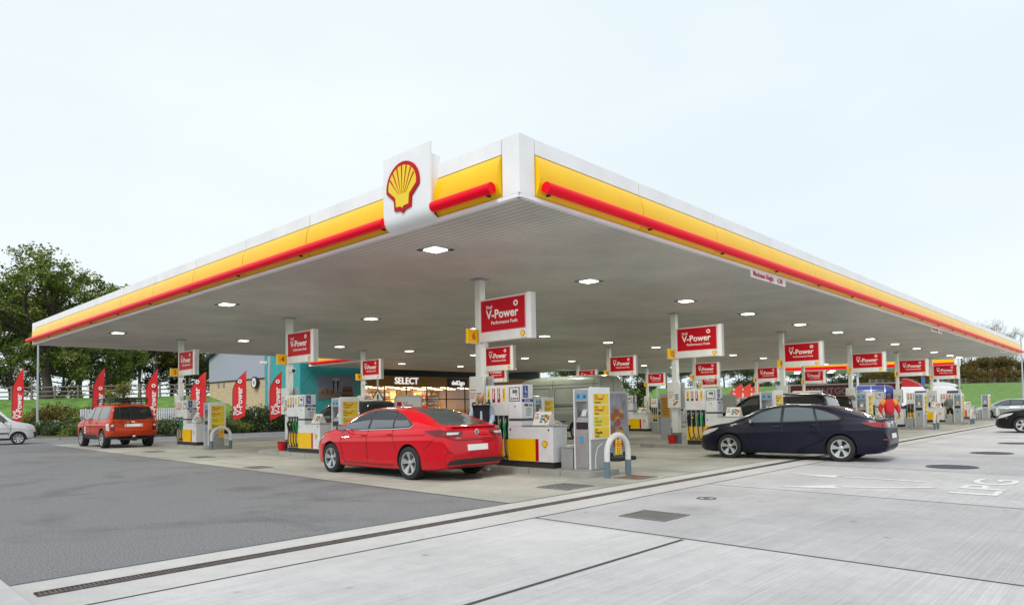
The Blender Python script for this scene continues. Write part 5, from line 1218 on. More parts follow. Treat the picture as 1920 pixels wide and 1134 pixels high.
inv = Matrix.Translation((-Xc, -YS, 0))
def lobj(b, name, m_, parent, **k__):
    b.v = [(x-Xc, y-YS, z) for x, y, z in b.v]; return b.obj(name, m_, parent, **k__)
yfar = atx(497, 775, Xc).y; yend = atx(393, 775, Xc).y
xg0 = aty(676, 720, YS).x; XE = aty(1010, 760, YS).x; zt = 6.6
b = MB(); b.box(Xc, Xc+.3, YS, yfar, 0, zt); lobj(b, 'turquoise_side_wall', teal, shop)
b = MB(); b.box(Xc+.301, xg0, YS, YS+.3, 0, zt); lobj(b, 'turquoise_front_wall', teal, shop)
b = MB(); b.box(Xc, XE, YS+.31, yfar, zt-.2, zt); lobj(b, 'roof', steel2, shop)
b = MB(); b.box(Xc+.2, XE, 32.7, YS-.2, 5.3, 5.5); lobj(b, 'added_shade_overhang', steel2, shop)  # unseen slab added to shade the turquoise front wall
zf0, zf1 = aty(760, 725, YS).z, aty(760, 705, YS).z
darkm = mat('fascia_dark_green', (.004, .018, .012), .5); gold = mat('fascia_gold', (.36, .17, .025), .4)
b = MB(); b.box(xg0, XE, YS-.15, YS+.3, zf1, zt); lobj(b, 'dark_upper_fascia', darkm, shop)
b = MB(); b.box(xg0, XE, YS-.18, YS+.3, zf0, zf1-.003); lobj(b, 'gold_fascia', gold, shop)
p = aty(760, 714.5, YS); text('SELECT', (p.x-Xc, -.20, p.z), FR, shop, .84, mat('letter_glow', (.9, .9, .9), .4, emit=(1, 1, 1), estr=.7), .012, .03, name='shop_lettering')
p0, p1 = aty(837, 711, YS), aty(873, 725, YS); b = MB(); b.box(p0.x, p1.x, YS-.30, YS-.19, p1.z-.1, p0.z+.1); sg = lobj(b, 'deli_sign', mat('sign_black', (.01, .006, .006), .4), shop)
text('deli2go', ((p0.x+p1.x)/2-Xc, -.31, (p0.z+p1.z)/2), FR, sg, .60, MATS['letter_glow'], .015, .01)
# glazing, posts, interior
b = MB(); x = xg0+.05
while x < XE: b.box(x, x+.08, YS-.02, YS+.08, 0, zf0); x += 2.45
b.box(xg0, XE, YS-.02, YS+.08, 2.35, 2.43); b.box(xg0, XE, YS-.02, YS+.08, .0, .35); lobj(b, 'window_frames', black2, shop)
gl = bpy.data.materials.new('shop_glass'); gl.use_nodes = True; gn = gl.node_tree; gn.nodes.clear()
o1 = gn.nodes.new('ShaderNodeOutputMaterial'); tr_ = gn.nodes.new('ShaderNodeBsdfTransparent'); gs = gn.nodes.new('ShaderNodeBsdfGlossy'); gs.inputs['Roughness'].default_value = .03; mx_ = gn.nodes.new('ShaderNodeMixShader'); mx_.inputs[0].default_value = .08
gn.links.new(tr_.outputs[0], mx_.inputs[1]); gn.links.new(gs.outputs[0], mx_.inputs[2]); gn.links.new(mx_.outputs[0], o1.inputs[0])
b = MB(); b.box(xg0, XE, YS+.02, YS+.03, .35, zf0-.01); lobj(b, 'shop_window', gl, shop)
warm = mat('warm_wall', (.62, .38, .12), .7, var=.15, vscale=1.2); b = MB(); b.box(xg0, XE, YS+9, YS+9.2, 0, zf0+.3); b.box(xg0-.2, xg0, YS+.31, YS+9, 0, zf0+.3); b.box(XE, XE+.2, YS-.15, YS+9, 0, zt); lobj(b, 'inner_walls', warm, shop)
b = MB(); b.box(xg0, XE, YS+.31, YS+9, zf0+.05, zf0+.15); lobj(b, 'inner_ceiling', mat('warm_ceiling', (.55, .38, .16), .8), shop)
b = MB(); b.box(xg0, XE, YS+.1, YS+9, .0, .03); lobj(b, 'inner_floor', mat('shop_floor', (.35, .28, .18), .5), shop)
strip = mat('strip_lamp', (1, .9, .7), .4, emit=(1, .80, .42), estr=7)
for i in range(4):
    for j in range(7):
        xx = xg0+1+j*2.3
        if xx+1.2 < XE: b = MB(); b.box(xx, xx+1.1, YS+1.2+i*2.1, YS+1.3+i*2.1, zf0-.0, zf0+.045); lobj(b, 'strip_lamp', strip, shop)
for i in range(3):
    ld = bpy.data.lights.new('shop_light', 'AREA'); ld.energy = 420; ld.size = 3; ld.color = (1, .66, .25); lo = bpy.data.objects.new('shop_light', ld); COL.objects.link(lo); lo.parent = shop; lo.location = (xg0-Xc+3+i*5.5, 4, zf0-.1)
# coffee poster
p0, p1 = aty(595, 704, YS), aty(664, 748, YS)
px0, px1, pz0, pz1 = p0.x-Xc, p1.x-Xc, p1.z, p0.z
b = MB(); b.box(px0, px1, -.06, -.005, pz0, pz1); po = b.obj('coffee_poster', mat('poster_sky', (.22, .24, .33), .4, var=.15, vscale=.6), shop)
w_, h_ = px1-px0, pz1-pz0
b = MB(); b.box(px0+.03, px1-.03, -.066, -.061, pz0+.03, pz0+h_*.32); b.obj('poster_table', mat('poster_table', (.20, .16, .15), .4), po)
cx = px0+w_*.48
b = MB(); b.prism([(cx-.24, pz0+h_*.30), (cx+.20, pz0+h_*.30), (cx+.33, pz0+h_*.80), (cx-.33, pz0+h_*.80)], 'y', -.075, -.067, 0); b.prism([(cx-.35, pz0+h_*.80), (cx+.35, pz0+h_*.80), (cx+.30, pz0+h_*.90), (cx+.18, pz0+h_*.93), (cx-.18, pz0+h_*.93), (cx-.30, pz0+h_*.90)], 'y', -.077, -.067, 1)
cup = b.obj('paper_cup', [mat('cup_red', (.09, .008, .015), .4), mat('cup_lid', (.45, .45, .48), .4)], po)
link('cup_lettering', tmesh('COSTA', .30, textwhite, .004, .001, 'CENTER'), cup, frame((cx, -.078, pz0+h_*.55), (0, 0, 1), (-1, 0, 0)))
b = MB(); rn = random.Random(4)
for i in range(5): q = px0+w_*(.14+.055*i); b.ball((q, -.07, pz0+h_*(.30+.035*math.sin(i*.8))), (.20, .012, .20-.02*abs(i-2)), 12, i % 2)
b.obj('croissant', [mat('crust', (.22, .09, .03), .5), mat('crust_light', (.34, .17, .06), .5)], po, smooth=True)
b = MB()
for i in range(4): b.ball((px0+w_*.80, -.07-.002*i, pz0+h_*(.16+.11*i)), (.62-.04*i, .014, .16), 14, i % 2)
b.obj('cake_slices', [mat('cake_a', (.10, .05, .03), .6), mat('cake_b', (.20, .11, .07), .6)], po, smooth=True)
# shelves inside
pr = [mat('goods_%d' % i, c_, .5) for i, c_ in enumerate([(.5, .04, .03), (.6, .45, .06), (.1, .25, .5), (.6, .55, .5), (.45, .12, .2), (.1, .35, .12)])]
for k_, (sx0, wdt, yy, lb) in enumerate([(xg0+8.6, 3.2, 3.2, 'shelf of magazines and goods at the right of the shop window'), (xg0+4.5, 3.0, 5.6, 'shelf of goods in the middle of the lit shop'), (xg0+.8, 2.6, 4.6, 'shelf of goods at the left of the lit shop')]):
    t = thing('shop_shelf', lb, 'shelf', (sx0, YS+yy, 0), 0, 'shelves inside the shop')
    b = MB(); b.box(0, wdt, .3, .36, 0, 3.3)
    for z in (.1, .55, 1.0, 1.45, 1.9, 2.35, 2.8): b.box(0, wdt, 0, .3, z-.03, z)
    b.obj('rack', mat('rack_brown', (.12, .06, .03), .6), t)
    b = MB(); rn = random.Random(k_)
    for z in (.1, .55, 1.0, 1.45, 1.9, 2.35, 2.8):
        x = .03
        while x < wdt-.2:
            w2 = rn.uniform(.08, .22); b.box(x, x+w2, .03, .28, z+.001, z+rn.uniform(.22, .38), rn.randrange(6)); x += w2+.02
    tag(b.obj('goods', pr, t), kind='stuff')
# brick and clad neighbour building
nb = thing('brick_building', 'pale brick building with ribbed lilac cladding left of the turquoise wall', 'building', (Xc, yfar, 0))
zb_ = atx(450, 712, Xc).z; ze = atx(393, 676, Xc).z+.1; zr = ze+1.25; ya_ = yfar+(yend-yfar)*.62
def nobj(b, name, m_, **k__): b.v = [(x-Xc, y-yfar, z) for x, y, z in b.v]; return b.obj(name, m_, nb, **k__)
b = MB(); b.box(Xc, Xc+14, yfar+.01, yend, 0, zb_); nobj(b, 'brick_wall', brickm)
clad = mat('cladding', (.52, .54, .66), .45); cn = clad.node_tree; wv = cn.nodes.new('ShaderNodeTexWave'); wv.bands_direction = 'Y'; wv.inputs['Scale'].default_value = 2.2; g2 = cn.nodes.new('ShaderNodeNewGeometry'); cn.links.new(g2.outputs['Position'], wv.inputs['Vector'])
bp2 = cn.nodes.new('ShaderNodeBump'); bp2.inputs['Distance'].default_value = .06; bp2.inputs['Strength'].default_value = .9; cn.links.new(wv.outputs['Fac'], bp2.inputs['Height']); cn.links.new(bp2.outputs[0], cn.nodes['Principled BSDF'].inputs['Normal'])
b = MB(); b.prism([(yfar+.01, zb_+.005), (yend, zb_+.005), (yend, ze), (ya_, zr), (yfar+.01, zr)], 'x', Xc-.05, Xc+14); nobj(b, 'ribbed_cladding', clad)
b = MB(); b.prism([(yend+.5, ze-.15), (yend+.5, ze+.12), (ya_, zr+.22), (ya_, zr+.02)], 'x', Xc-.35, Xc+14.2); b.box(Xc-.08, Xc+14, ya_, yfar+.02, zr+.02, zr+.2); nobj(b, 'roof', mat('roof_slate', (.04, .042, .05), .6))
b = MB(); b.box(Xc-.08, Xc-.051, yfar+.02, yend, zb_-.08, zb_+.02); nobj(b, 'flashing', black2)
for q in (410, 420):
    p = atx(q, 716, Xc); b = MB(); b.box(Xc-.03, Xc-.002, p.y-.17, p.y+.17, zb_-.62, zb_-.1); nobj(b, 'vent_window', mat('vent_grey', (.25, .25, .27), .4))
p = atx(482, 717, Xc); b = MB(); b.v = []
b.lathe([(0, -.30), (.42, -.30), (.42, -.29)], (Xc, p.y, p.z), 'x', 26, 0); b.lathe([(.42, -.31), (.52, -.31), (.52, -.12), (.42, -.12)], (Xc, p.y, p.z), 'x', 26, 1); b.lathe([(0, -.305), (.2, -.305)], (Xc, p.y, p.z), 'x', 16, 2); b.box(Xc-.2, Xc, p.y-.56, p.y-.5, p.z-.1, p.z+.1, 1)
nobj(b, 'round_sign', [white, black, mat('sign_grey', (.3, .33, .4), .5)])
# camera pole in front of the turquoise wall
p = at(505, 806, 50.5); t = thing('camera_pole', 'tall grey pole with white security camera by the turquoise wall', 'camera pole', (p.x, p.y, .1)); b = MB(); b.tube([(0, 0, 0), (0, 0, 6.5)], .10, 12); b.obj('pole', galv, t, smooth=True)
b = MB(); b.tube([(0, 0, 4.95), (-.5, .15, 4.95)], .03, 6); b.obj('arm', galv, t); b = MB(); b.box(-.62, -.16, .0, .22, 4.88, 5.08); cm_ = b.obj('camera_housing', white, t, bevel=.03); b = MB(); b.box(-.16, -.12, .05, .17, 4.90, 5.02); b.obj('camera_lens', black, cm_)
# low brick wall and pale ground near shop
b = MB(); b.box(Xc-.2, xg0, YS-1.2, YS-1.0, 0, .9); tag(b.obj('low_wall', mat('low_brick', (.45, .38, .30), .8, var=.2, vscale=8), bevel=.01), 'low pale brick wall in front of the turquoise wall', 'wall')
# ---- truck forecourt ----
def facing(px): 
    d = (cF+cR*((px-960)/1275.4)); return math.atan2(d.y, d.x)-math.pi/2
t = thing('truck_canopy', 'distant lorry canopy with yellow and red edge', 'canopy', tuple(at(1640, 700, 92)), facing(1640)+R(6)); t.location.z = 0
b = MB(); b.box(-12.5, 9.9, 0, 14, 5.95, 6.05); b.obj('soffit', white2, t)
b = MB(); b.box(-12.5, 9.2, -.16, 0, 6.42, 6.85); b.obj('yellow_band', yellow, t); b = MB(); b.box(-12.6, 9.2, -.22, 0, 6.0, 6.40); b.obj('red_band', redtube, t); b = MB(); b.box(9.21, 9.9, -.2, 0, 5.95, 6.9); b.box(-12.5, 9.9, -.1, 0, 5.90, 5.998); b.obj('white_end', white, t)
b = MB(); b.box(-12.5, 9.9, .01, 14, 6.06, 6.8); b.obj('roof', white, t)
for x in (-11.5, -2.0, 7.5): 
    for y in (1.0, 12.0): b = MB(); b.box(x-.14, x+.14, y-.14, y+.14, 0, 5.95); b.obj('column', offwhite, t)
for i in range(5):
    for j in range(2): b = MB(); b.box(-10+i*4.6, -9.2+i*4.6, 3+j*5, 3.6+j*5, 5.90, 5.945); b.obj('lamp', lensm, t)
for i, x in enumerate((-2.35, 7.15)):
    pass
t = thing('red_trailer', 'large dark red curtain-sided lorry trailer with grey lettering', 'trailer', tuple(at(1585, 700, 100)), facing(1585)+R(5)); t.location.z = 0
curt = mat('curtain_red', (.22, .012, .02), .45, var=.12, vscale=.5)
b = MB(); b.box(-8.6, 7.8, 0, 2.5, 1.25, 4.05); b.obj('curtain', curt, t, bevel=.04); b = MB(); b.box(-8.65, 7.85, -.03, 2.53, 4.05, 4.22); b.box(-8.65, 7.85, -.03, 2.53, 1.05, 1.25); b.obj('frame_rails', white2, t)
b = MB()
for i in range(12): b.box(-8.2+i*1.38, -8.14+i*1.38, -.02, -.001, 1.3, 4.0)
b.obj('curtain_straps', mat('strap_dark', (.14, .01, .015), .5), t)
lg = mat('letter_grey', (.33, .30, .30), .5); texts([('MONTGOMERY', (-.9, -.025, 3.12), FR, 1.25, lg, .02, 'CENTER'), ('TRANSPORT', (-.2, -.025, 2.0), FR, 1.2, lg, .02, 'CENTER')], t)
for x in (-6.5, -5.2, -3.9, 5.5): wheel(t, x, 0, .5, .3, 1, 7).rotation_euler = (0, 0, math.pi/2)
t = thing('blue_tanker', 'blue road tanker in front of the red trailer', 'tanker', tuple(at(1632, 700, 84)), facing(1632)+R(3)); t.location.z = 0
pr_ = [(0, -2.6), (.7, -2.6), (.98, -2.45), (1.08, -2.2), (1.1, 1.9), (.95, 2.35), (.6, 2.6), (0, 2.65)]
b = MB(); b.lathe([(r_, z) for r_, z in pr_], (0, 1.2, 2.42), 'x', 28); b.obj('tank', mat('tank_blue', (.012, .035, .22), .35, coat=.4), t, smooth=True)
b = MB()
for x in (-1.6, 0, 1.5): b.lathe([(1.10, x), (1.125, x), (1.125, x+.07), (1.10, x+.07)], (0, 1.2, 2.42), 'x', 28)
b.box(-1.2, .6, 1.05, 1.35, 3.5, 3.6); b.obj('tank_rings', steel, t); b = MB(); b.box(-2.6, 2.6, .3, 2.1, .95, 1.35); b.obj('chassis', mat('tank_green', (.03, .28, .08), .5), t, bevel=.05)
b = MB(); b.prism([(-.55, 2.2), (.35, 2.2), (.45, 2.35), (.3, 2.55), (-.3, 2.6), (-.6, 2.45)], 'y', .09, .12); b.obj('tank_mark', white2, t)
for x in (-1.9, 1.6): wheel(t, x, .35, .48, .3, 1, 7).rotation_euler = (0, 0, math.pi/2)
def truckcab(px, d, rz, lab, defl):
    t = thing('lorry_cab', lab, 'lorry', tuple(at(px, 700, d)), facing(px)+rz, 'white lorry cabs'); t.location.z = 0
    b = MB(); b.prism([(-1.3, .9), (1.35, .9), (1.42, 1.6), (1.30, 2.2), (1.0, 2.9), (.75, 3.05), (-1.3, 3.1)], 'y', -1.2, 1.2); b.obj('cab', white, t, bevel=.08)
    b = MB(); b.prism([(1.36, 1.72), (1.08, 2.72), (1.12, 2.74), (1.41, 1.76)], 'y', -1.08, 1.08); b.obj('windscreen', glassdark, t); b = MB(); b.box(.05, 1.0, -1.23, -1.19, 1.75, 2.6); b.obj('side_window', glassdark, t, bevel=.02)
    b = MB(); b.prism([(-1.25, 3.1), (.75, 3.08), (.3, 3.5), (-.5, 3.95), (-1.1, 4.1), (-1.25, 4.0)] if defl else [(-1.25, 3.1), (.95, 3.05), (.6, 3.42), (-.2, 3.62), (-1.25, 3.65)], 'y', -1.05, 1.05); b.obj('roof_deflector', mat('deflector_red', (.45, .01, .02), .4, coat=.4) if defl else white2, t, bevel=.05)
    b = MB(); b.box(.9, 1.35, -1.22, 1.22, 2.95, 3.05); b.obj('sun_visor', black, t, bevel=.02); b = MB(); b.box(1.05, 1.2, -1.5, -1.25, 1.9, 2.6); b.obj('mirror', black, t, bevel=.02); b = MB(); b.box(-1.3, 1.5, -1.22, 1.22, .35, .9); b.obj('bumper', mat('cab_grey', (.2, .2, .21), .5), t, bevel=.05)
    wheel(t, .6, -1.05, .5, .3, 1, 7).rotation_euler = (0, 0, -math.pi/2); wheel(t, -2.0, -1.05, .5, .3, 1, 7).rotation_euler = (0, 0, -math.pi/2)
    b = MB(); b.box(-4.5, -1.3, -.5, .5, .7, .95); b.obj('chassis', black2, t)
truckcab(1716, 78, R(-8), 'white lorry cab with red roof deflector', True); truckcab(1776, 80, R(-8), 'white lorry cab right of the one with the red deflector', False)
# lamp columns in the distance
for px, d, H, lb in [(1103, 70, 5.5, 'thin pale lamp post left of the slender young tree'), (1177, 72, 3.2, 'short pale post right of the slender young tree'), (1231, 74, 3.4, 'pale post left of the column of pump 12')]:
    p = gp(px, d); b = MB(); b.tube([(0, 0, 0), (0, 0, H)], .06, 8); b.box(-.25, .25, -.06, .06, H, H+.08); o_ = b.obj('lamp_post', galv); o_.location = p; tag(o_, lb, 'post')
p = at(1731, 700, 88); b = MB(); b.tube([(0, 0, 0), (0, 0, 5)], .1, 8); b.box(-.35, .35, -.1, .1, 2.6, 4.6); o_ = b.obj('blue_totem', mat('totem_blue', (.05, .12, .4), .4)); o_.location = (p.x, p.y, 0); tag(o_, 'narrow blue post sign beyond the lorries', 'sign')
# grey road sign board behind orange car
p = at(258, 700, 52); t = thing('road_sign', 'small grey road sign seen from behind above the orange car', 'sign', (p.x, p.y, .1), facing(258)); b = MB(); b.tube([(0, 0, 0), (0, 0, 2.4)], .04, 8); b.obj('pole', galv, t); b = MB(); b.box(-.42, .42, -.03, -.01, 1.85, 2.25); b.obj('board', mat('board_grey', (.22, .26, .30), .5), t, bevel=.01)
# warning triangle post near the shop
p = at(708, 700, 40); t = thing('warning_sign', 'triangular warning sign on a grey post near pump 8', 'sign', (p.x, p.y, 0), facing(708)); b = MB(); b.tube([(0, 0, 0), (0, 0, 4.6)], .06, 8); b.obj('post', galv, t)
b = MB(); b.prism([(-.42, 1.95), (.42, 1.95), (0, 2.68)], 'y', -.09, -.07, 0); b.prism([(-.32, 2.0), (.32, 2.0), (0, 2.56)], 'y', -.095, -.09, 1); b.box(-.05, .05, -.10, -.095, 2.08, 2.36, 0); b.obj('triangle', [black, paperm], t)
# freestanding poster frames with rounded tops
def stand(px, d, rz, lab, w=1.05, h=1.62, pic=0):
    p = at(px, 700, d); t = thing('poster_stand', lab, 'poster stand', (p.x, p.y, 0), facing(px)+rz, 'free-standing poster frames')
    o2 = rounded(-w/2, w/2, .22, h, .14, 6); i2 = rounded(-w/2+.05, w/2-.05, .27, h-.05, .10, 6)
    b = MB(); nn_ = len(o2); vs = [(x, y, z) for y in (-.03, .03) for x, z in o2]+[(x, y, z) for y in (-.03, .03) for x, z in i2]
    fs = []
    for i in range(nn_):
        j = (i+1) % nn_; fs += [(i, j, nn_+j, nn_+i), (2*nn_+i, 3*nn_+i, 3*nn_+j, 2*nn_+j), (i, 2*nn_+i, 2*nn_+j, j), (nn_+i, nn_+j, 3*nn_+j, 3*nn_+i)]
    b.add(vs, fs); b.obj('frame', steel2, t); b = MB(); b.prism(i2, 'y', -.012, .012); sh_ = b.obj('sheet', paperm if pic == 0 else mat('sheet_photo', (.30, .28, .33), .4, var=.5, vscale=3) if pic == 1 else mat('sheet_dim', (.32, .33, .29), .4), t)
    b = MB(); b.box(-w/2, w/2, -.28, .28, .0, .12); b.box(-.3, -.22, -.04, .04, .12, .24); b.box(.22, .3, -.04, .04, .12, .24); b.obj('foot', black2, t, bevel=.03)
    if pic == 0:
        b = MB(); b.box(-w*.40, -w*.24, -.016, -.012, h*.80, h*.88); b.obj('logo_block', redm, sh_); texts([('Shell', (-w*.18, -.0135, h*.865), FR, .08, textred, .001, 'LEFT'), ('V-Power', (-w*.18, -.0135, h*.82), FR, .10, textred, .002, 'LEFT')], sh_)
    if pic == 1:
        b = MB(); rn = random.Random(6)
        for i in range(26): cx, cz, r_ = rn.uniform(-.27, .27), rn.uniform(.45, 1.35), rn.uniform(.06, .13); b.prism([(cx+r_*math.cos(q*1.05), cz+r_*math.sin(q*1.05)) for q in range(6)], 'y', -.013-.0005*i, -.012, i % 4)
        b.obj('food_picture', [MATS['food_brown'], MATS['food_red'], MATS['food_gold'], MATS['food_brown']], sh_)
    return t
stand(765, 24.5, R(0), 'white poster frame standing behind the roof of the red car', w=1.0, h=1.98)
stand(1156, 18.5, R(50), 'poster frame with food picture just behind the nearest service tower', w=.86, h=1.86, pic=1)
stand(1362, 31, R(0), 'dim poster frame left of the black estate car beyond pump 12', w=.85, h=1.9, pic=2)
# orange notice board seen by pump 12 column
p = at(1247, 700, 27.5); t = thing('notice_stand', 'orange menu board beside the column of pump 12', 'notice board', (p.x, p.y, 0), facing(1247)+R(-12)); b = MB(); b.box(-.22, .18, -.02, .02, .1, 1.95); b.obj('board', steel2, t, bevel=.01); b = MB(); b.box(-.19, .15, -.03, -.021, .98, 1.82); og = b.obj('orange_sheet', mat('sheet_orange', (.62, .28, .03), .5), t)
texts([(s_, (-.02, -.032, 1.70-i*.12), FR, .085, textblack, .001, 'CENTER') for i, s_ in enumerate(('BACON', 'ROLL', 'HOT', 'COFFEE', 'DEALS', 'NOW'))], og)
# ---------------- people ----------------
def skin(name, nodes, edges, m_, parent=None, sub=2):
    idx = {}; bm = bmesh.new(); sk = bm.verts.layers.skin.verify()
    for i, (k__, (p, r_)) in enumerate(nodes.items()):
        v = bm.verts.new(p); r2 = r_ if isinstance(r_, tuple) else (r_, r_); v[sk].radius = r2; v[sk].use_root = (i == 0); idx[k__] = v
    for a, c__ in edges: bm.edges.new((idx[a], idx[c__]))
    me = bpy.data.meshes.new(name); bm.to_mesh(me); bm.free()
    o = link('tmp', me); o.modifiers.new('s', 'SKIN').use_smooth_shade = True; sb = o.modifiers.new('d', 'SUBSURF'); sb.levels = sub; sb.render_levels = sub
    dg = bpy.context.evaluated_depsgraph_get(); r_ = bpy.data.meshes.new_from_object(o.evaluated_get(dg)); bpy.data.objects.remove(o)
    r_.materials.clear(); r_.materials.append(m_); r_.name = name
    for p_ in r_.polygons: p_.use_smooth = True
    return link(name, r_, parent)
def person(label, loc, rz, J, skinc, top_m, leg_m, shoe_m, hair_m, sc=1, hair='short', vest=None, group=None, top_kw=None, shoulder_m=None):
    """front of the figure is -Y; J overrides joint positions"""
    B = dict(pelvis=(0, 0, .95), waist=(0, .0, 1.09), chest=(0, .012, 1.29), nb=(0, .02, 1.46), nk=(0, .01, 1.52), jaw=(0, -.012, 1.585), hd=(0, .005, 1.655), cr=(0, .012, 1.715))
    for s_, n_ in ((-1, 'l'), (1, 'r')):
        B.update({'sh'+n_: (s_*.165, .02, 1.42), 'el'+n_: (s_*.225, .03, 1.15), 'wr'+n_: (s_*.225, -.05, .92), 'pm'+n_: (s_*.22, -.075, .855), 'hp'+n_: (s_*.085, 0, .90), 'kn'+n_: (s_*.095, -.015, .50), 'an'+n_: (s_*.10, .02, .095), 'to'+n_: (s_*.115, -.13, .035)})
    B.update(J)
    RD = dict(pelvis=(.14, .105), waist=(.12, .09), chest=(.15, .10), nb=(.07, .06), nk=.048, jaw=(.058, .07), hd=(.074, .088), cr=(.055, .065))
    for n_ in 'lr': RD.update({'sh'+n_: .052, 'el'+n_: .040, 'wr'+n_: .026, 'pm'+n_: (.036, .018), 'hp'+n_: .085, 'kn'+n_: .054, 'an'+n_: .036, 'to'+n_: (.04, .026)})
    E_ = [('pelvis', 'waist'), ('waist', 'chest'), ('chest', 'nb'), ('nb', 'nk'), ('nk', 'jaw'), ('jaw', 'hd'), ('hd', 'cr')]
    for n_ in 'lr': E_ += [('chest', 'sh'+n_), ('sh'+n_, 'el'+n_), ('el'+n_, 'wr'+n_), ('wr'+n_, 'pm'+n_), ('pelvis', 'hp'+n_), ('hp'+n_, 'kn'+n_), ('kn'+n_, 'an'+n_), ('an'+n_, 'to'+n_)]
    N_ = {k__: (Vector(B[k__]), RD[k__]) for k__ in B}
    for s_, n_ in ((-1, 'l'), (1, 'r')):
        w, p = Vector(B['wr'+n_]), Vector(B['pm'+n_]); d = (p-w).normalized(); sd_ = d.cross(Vector((s_, 0, 0))).normalized(); fw_ = d
        for i, (off, ln_) in enumerate(((-.027, .062), (-.009, .072), (.009, .068), (.027, .052))):
            a = p+sd_*off+d*.03; m1 = a+fw_*ln_*.5+Vector((-s_*.008, 0, 0)); e1 = a+fw_*ln_*.95+Vector((-s_*.024, 0, 0))
            N_['f%d%s' % (i, n_)] = (a, .0095); N_['g%d%s' % (i, n_)] = (m1, .0085); N_['h%d%s' % (i, n_)] = (e1, .007)
            E_ += [('pm'+n_, 'f%d%s' % (i, n_)), ('f%d%s' % (i, n_), 'g%d%s' % (i, n_)), ('g%d%s' % (i, n_), 'h%d%s' % (i, n_))]
        a = w+d*.02-sd_*.03; N_['t0'+n_] = (a, .011); N_['t1'+n_] = (a+d*.035-sd_*.018, .009); E_ += [('wr'+n_, 't0'+n_), ('t0'+n_, 't1'+n_)]
    body = skin('person', N_, E_, skinc, None); body.location = loc; body.rotation_euler = (0, 0, rz); body.scale = (sc,)*3; tag(body, label, 'person', group)
    f = Vector(B['hd']); b = MB(); b.ball((f.x-.028, f.y-.082, f.z+.0), (.011, .008, .007), 8); b.ball((f.x+.028, f.y-.082, f.z), (.011, .008, .007), 8)
    b.obj('eyes', mat('eye_dark', (.03, .02, .02), .3), body, smooth=True)
    b = MB(); b.tube([(f.x, f.y-.082, f.z+.005), (f.x, f.y-.098, f.z-.028), (f.x, f.y-.088, f.z-.036)], [.007, .012, .010], 8); b.obj('nose', skinc, body, smooth=True)
    b = MB(); b.ball((f.x, f.y-.080, f.z-.060), (.022, .008, .006), 8); b.obj('mouth', mat('lips', (.40, .12, .10), .4), body, smooth=True)
    for s_ in (-1, 1): b = MB(); b.ball((f.x+s_*.078, f.y+.005, f.z-.01), (.010, .018, .026), 8); b.obj('ear', skinc, body, smooth=True)
    def sub_(keys, grow, extra=None, cut=None):
        nn_ = {k__: (N_[k__][0], tuple(x+grow for x in (RD[k__] if isinstance(RD[k__], tuple) else (RD[k__],)*2))) for k__ in keys}
        if cut: nn_.update(cut)
        return nn_
    def lerp(a, c__, t_): return Vector(B[a])+(Vector(B[c__])-Vector(B[a]))*t_
    g_ = (top_kw or {}).get('g', .028)
    tp = sub_(['waist', 'chest', 'shl', 'shr', 'ell', 'elr'], g_, cut={'hem': (Vector(B['pelvis'])+Vector((0, 0, -.04)), (.155+g_*.6, .125+g_*.6)), 'col': (Vector(B['nb'])+Vector((0, 0, .02)), (.062, .055)), 'cfl': (lerp('ell', 'wrl', .93), .036), 'cfr': (lerp('elr', 'wrr', .93), .036)})
    tp = {'chest': tp.pop('chest'), **tp}
    skin('top', tp, [('chest', 'waist'), ('waist', 'hem'), ('chest', 'col'), ('chest', 'shl'), ('chest', 'shr'), ('shl', 'ell'), ('shr', 'elr'), ('ell', 'cfl'), ('elr', 'cfr')], top_m, body)
    tr_ = sub_(['pelvis', 'hpl', 'hpr', 'knl', 'knr'], .018, cut={'wb': (lerp('pelvis', 'waist', .5), (.135, .10)), 'al': (lerp('knl', 'anl', .96), .052), 'ar': (lerp('knr', 'anr', .96), .052)})
    skin('trousers', tr_, [('pelvis', 'wb'), ('pelvis', 'hpl'), ('pelvis', 'hpr'), ('hpl', 'knl'), ('hpr', 'knr'), ('knl', 'al'), ('knr', 'ar')], leg_m, body)
    for n_ in 'lr':
        a, t_ = Vector(B['an'+n_]), Vector(B['to'+n_])
        skin('shoe', {'a': (a+Vector((0, .01, -.015)), (.05, .045)), 'h': (a+Vector((0, .045, -.05)), (.042, .038)), 'm': (a.lerp(t_, .55)+Vector((0, 0, -.012)), (.047, .036)), 't': (t_+Vector((0, -.02, 0)), (.042, .028))}, [('a', 'h'), ('a', 'm'), ('m', 't')], shoe_m, body)
    if vest:
        vs_ = {'c': (Vector(B['chest'])+Vector((0, -.012, .02)), (.205, .175)), 'w': (Vector(B['waist']), (.19, .165)), 'h': (Vector(B['pelvis'])+Vector((0, 0, .02)), (.19, .17)), 'c2': (Vector((B['nb'][0], B['nb'][1]-.03, B['nb'][2]-.095)), (.15, .13)), 'n': (Vector(B['nb'])+Vector((0, -.01, -.01)), (.062, .07))}
        skin('vest', vs_, [('c', 'w'), ('w', 'h'), ('c', 'c2'), ('c2', 'n')], vest, body)
        b = MB(); b.tube([Vector(B['nb'])+Vector((0, -.10, .03)), Vector(B['chest'])+Vector((0, -.18, .03)), Vector(B['waist'])+Vector((0, -.155, 0)), Vector(B['pelvis'])+Vector((0, -.155, 0))], [.014, .022, .030, .036], 8); b.obj('jumper_front', top_m, body, smooth=True)
    if shoulder_m:
        for n_ in 'lr':
            skin('shoulder_panel', {'a': (lerp('chest', 'sh'+n_, .55)+Vector((0, 0, .045)), .10), 'b': (Vector(B['sh'+n_]), .085+g_), 'c': (lerp('sh'+n_, 'el'+n_, .75), .065+g_)}, [('a', 'b'), ('b', 'c')], shoulder_m, body)
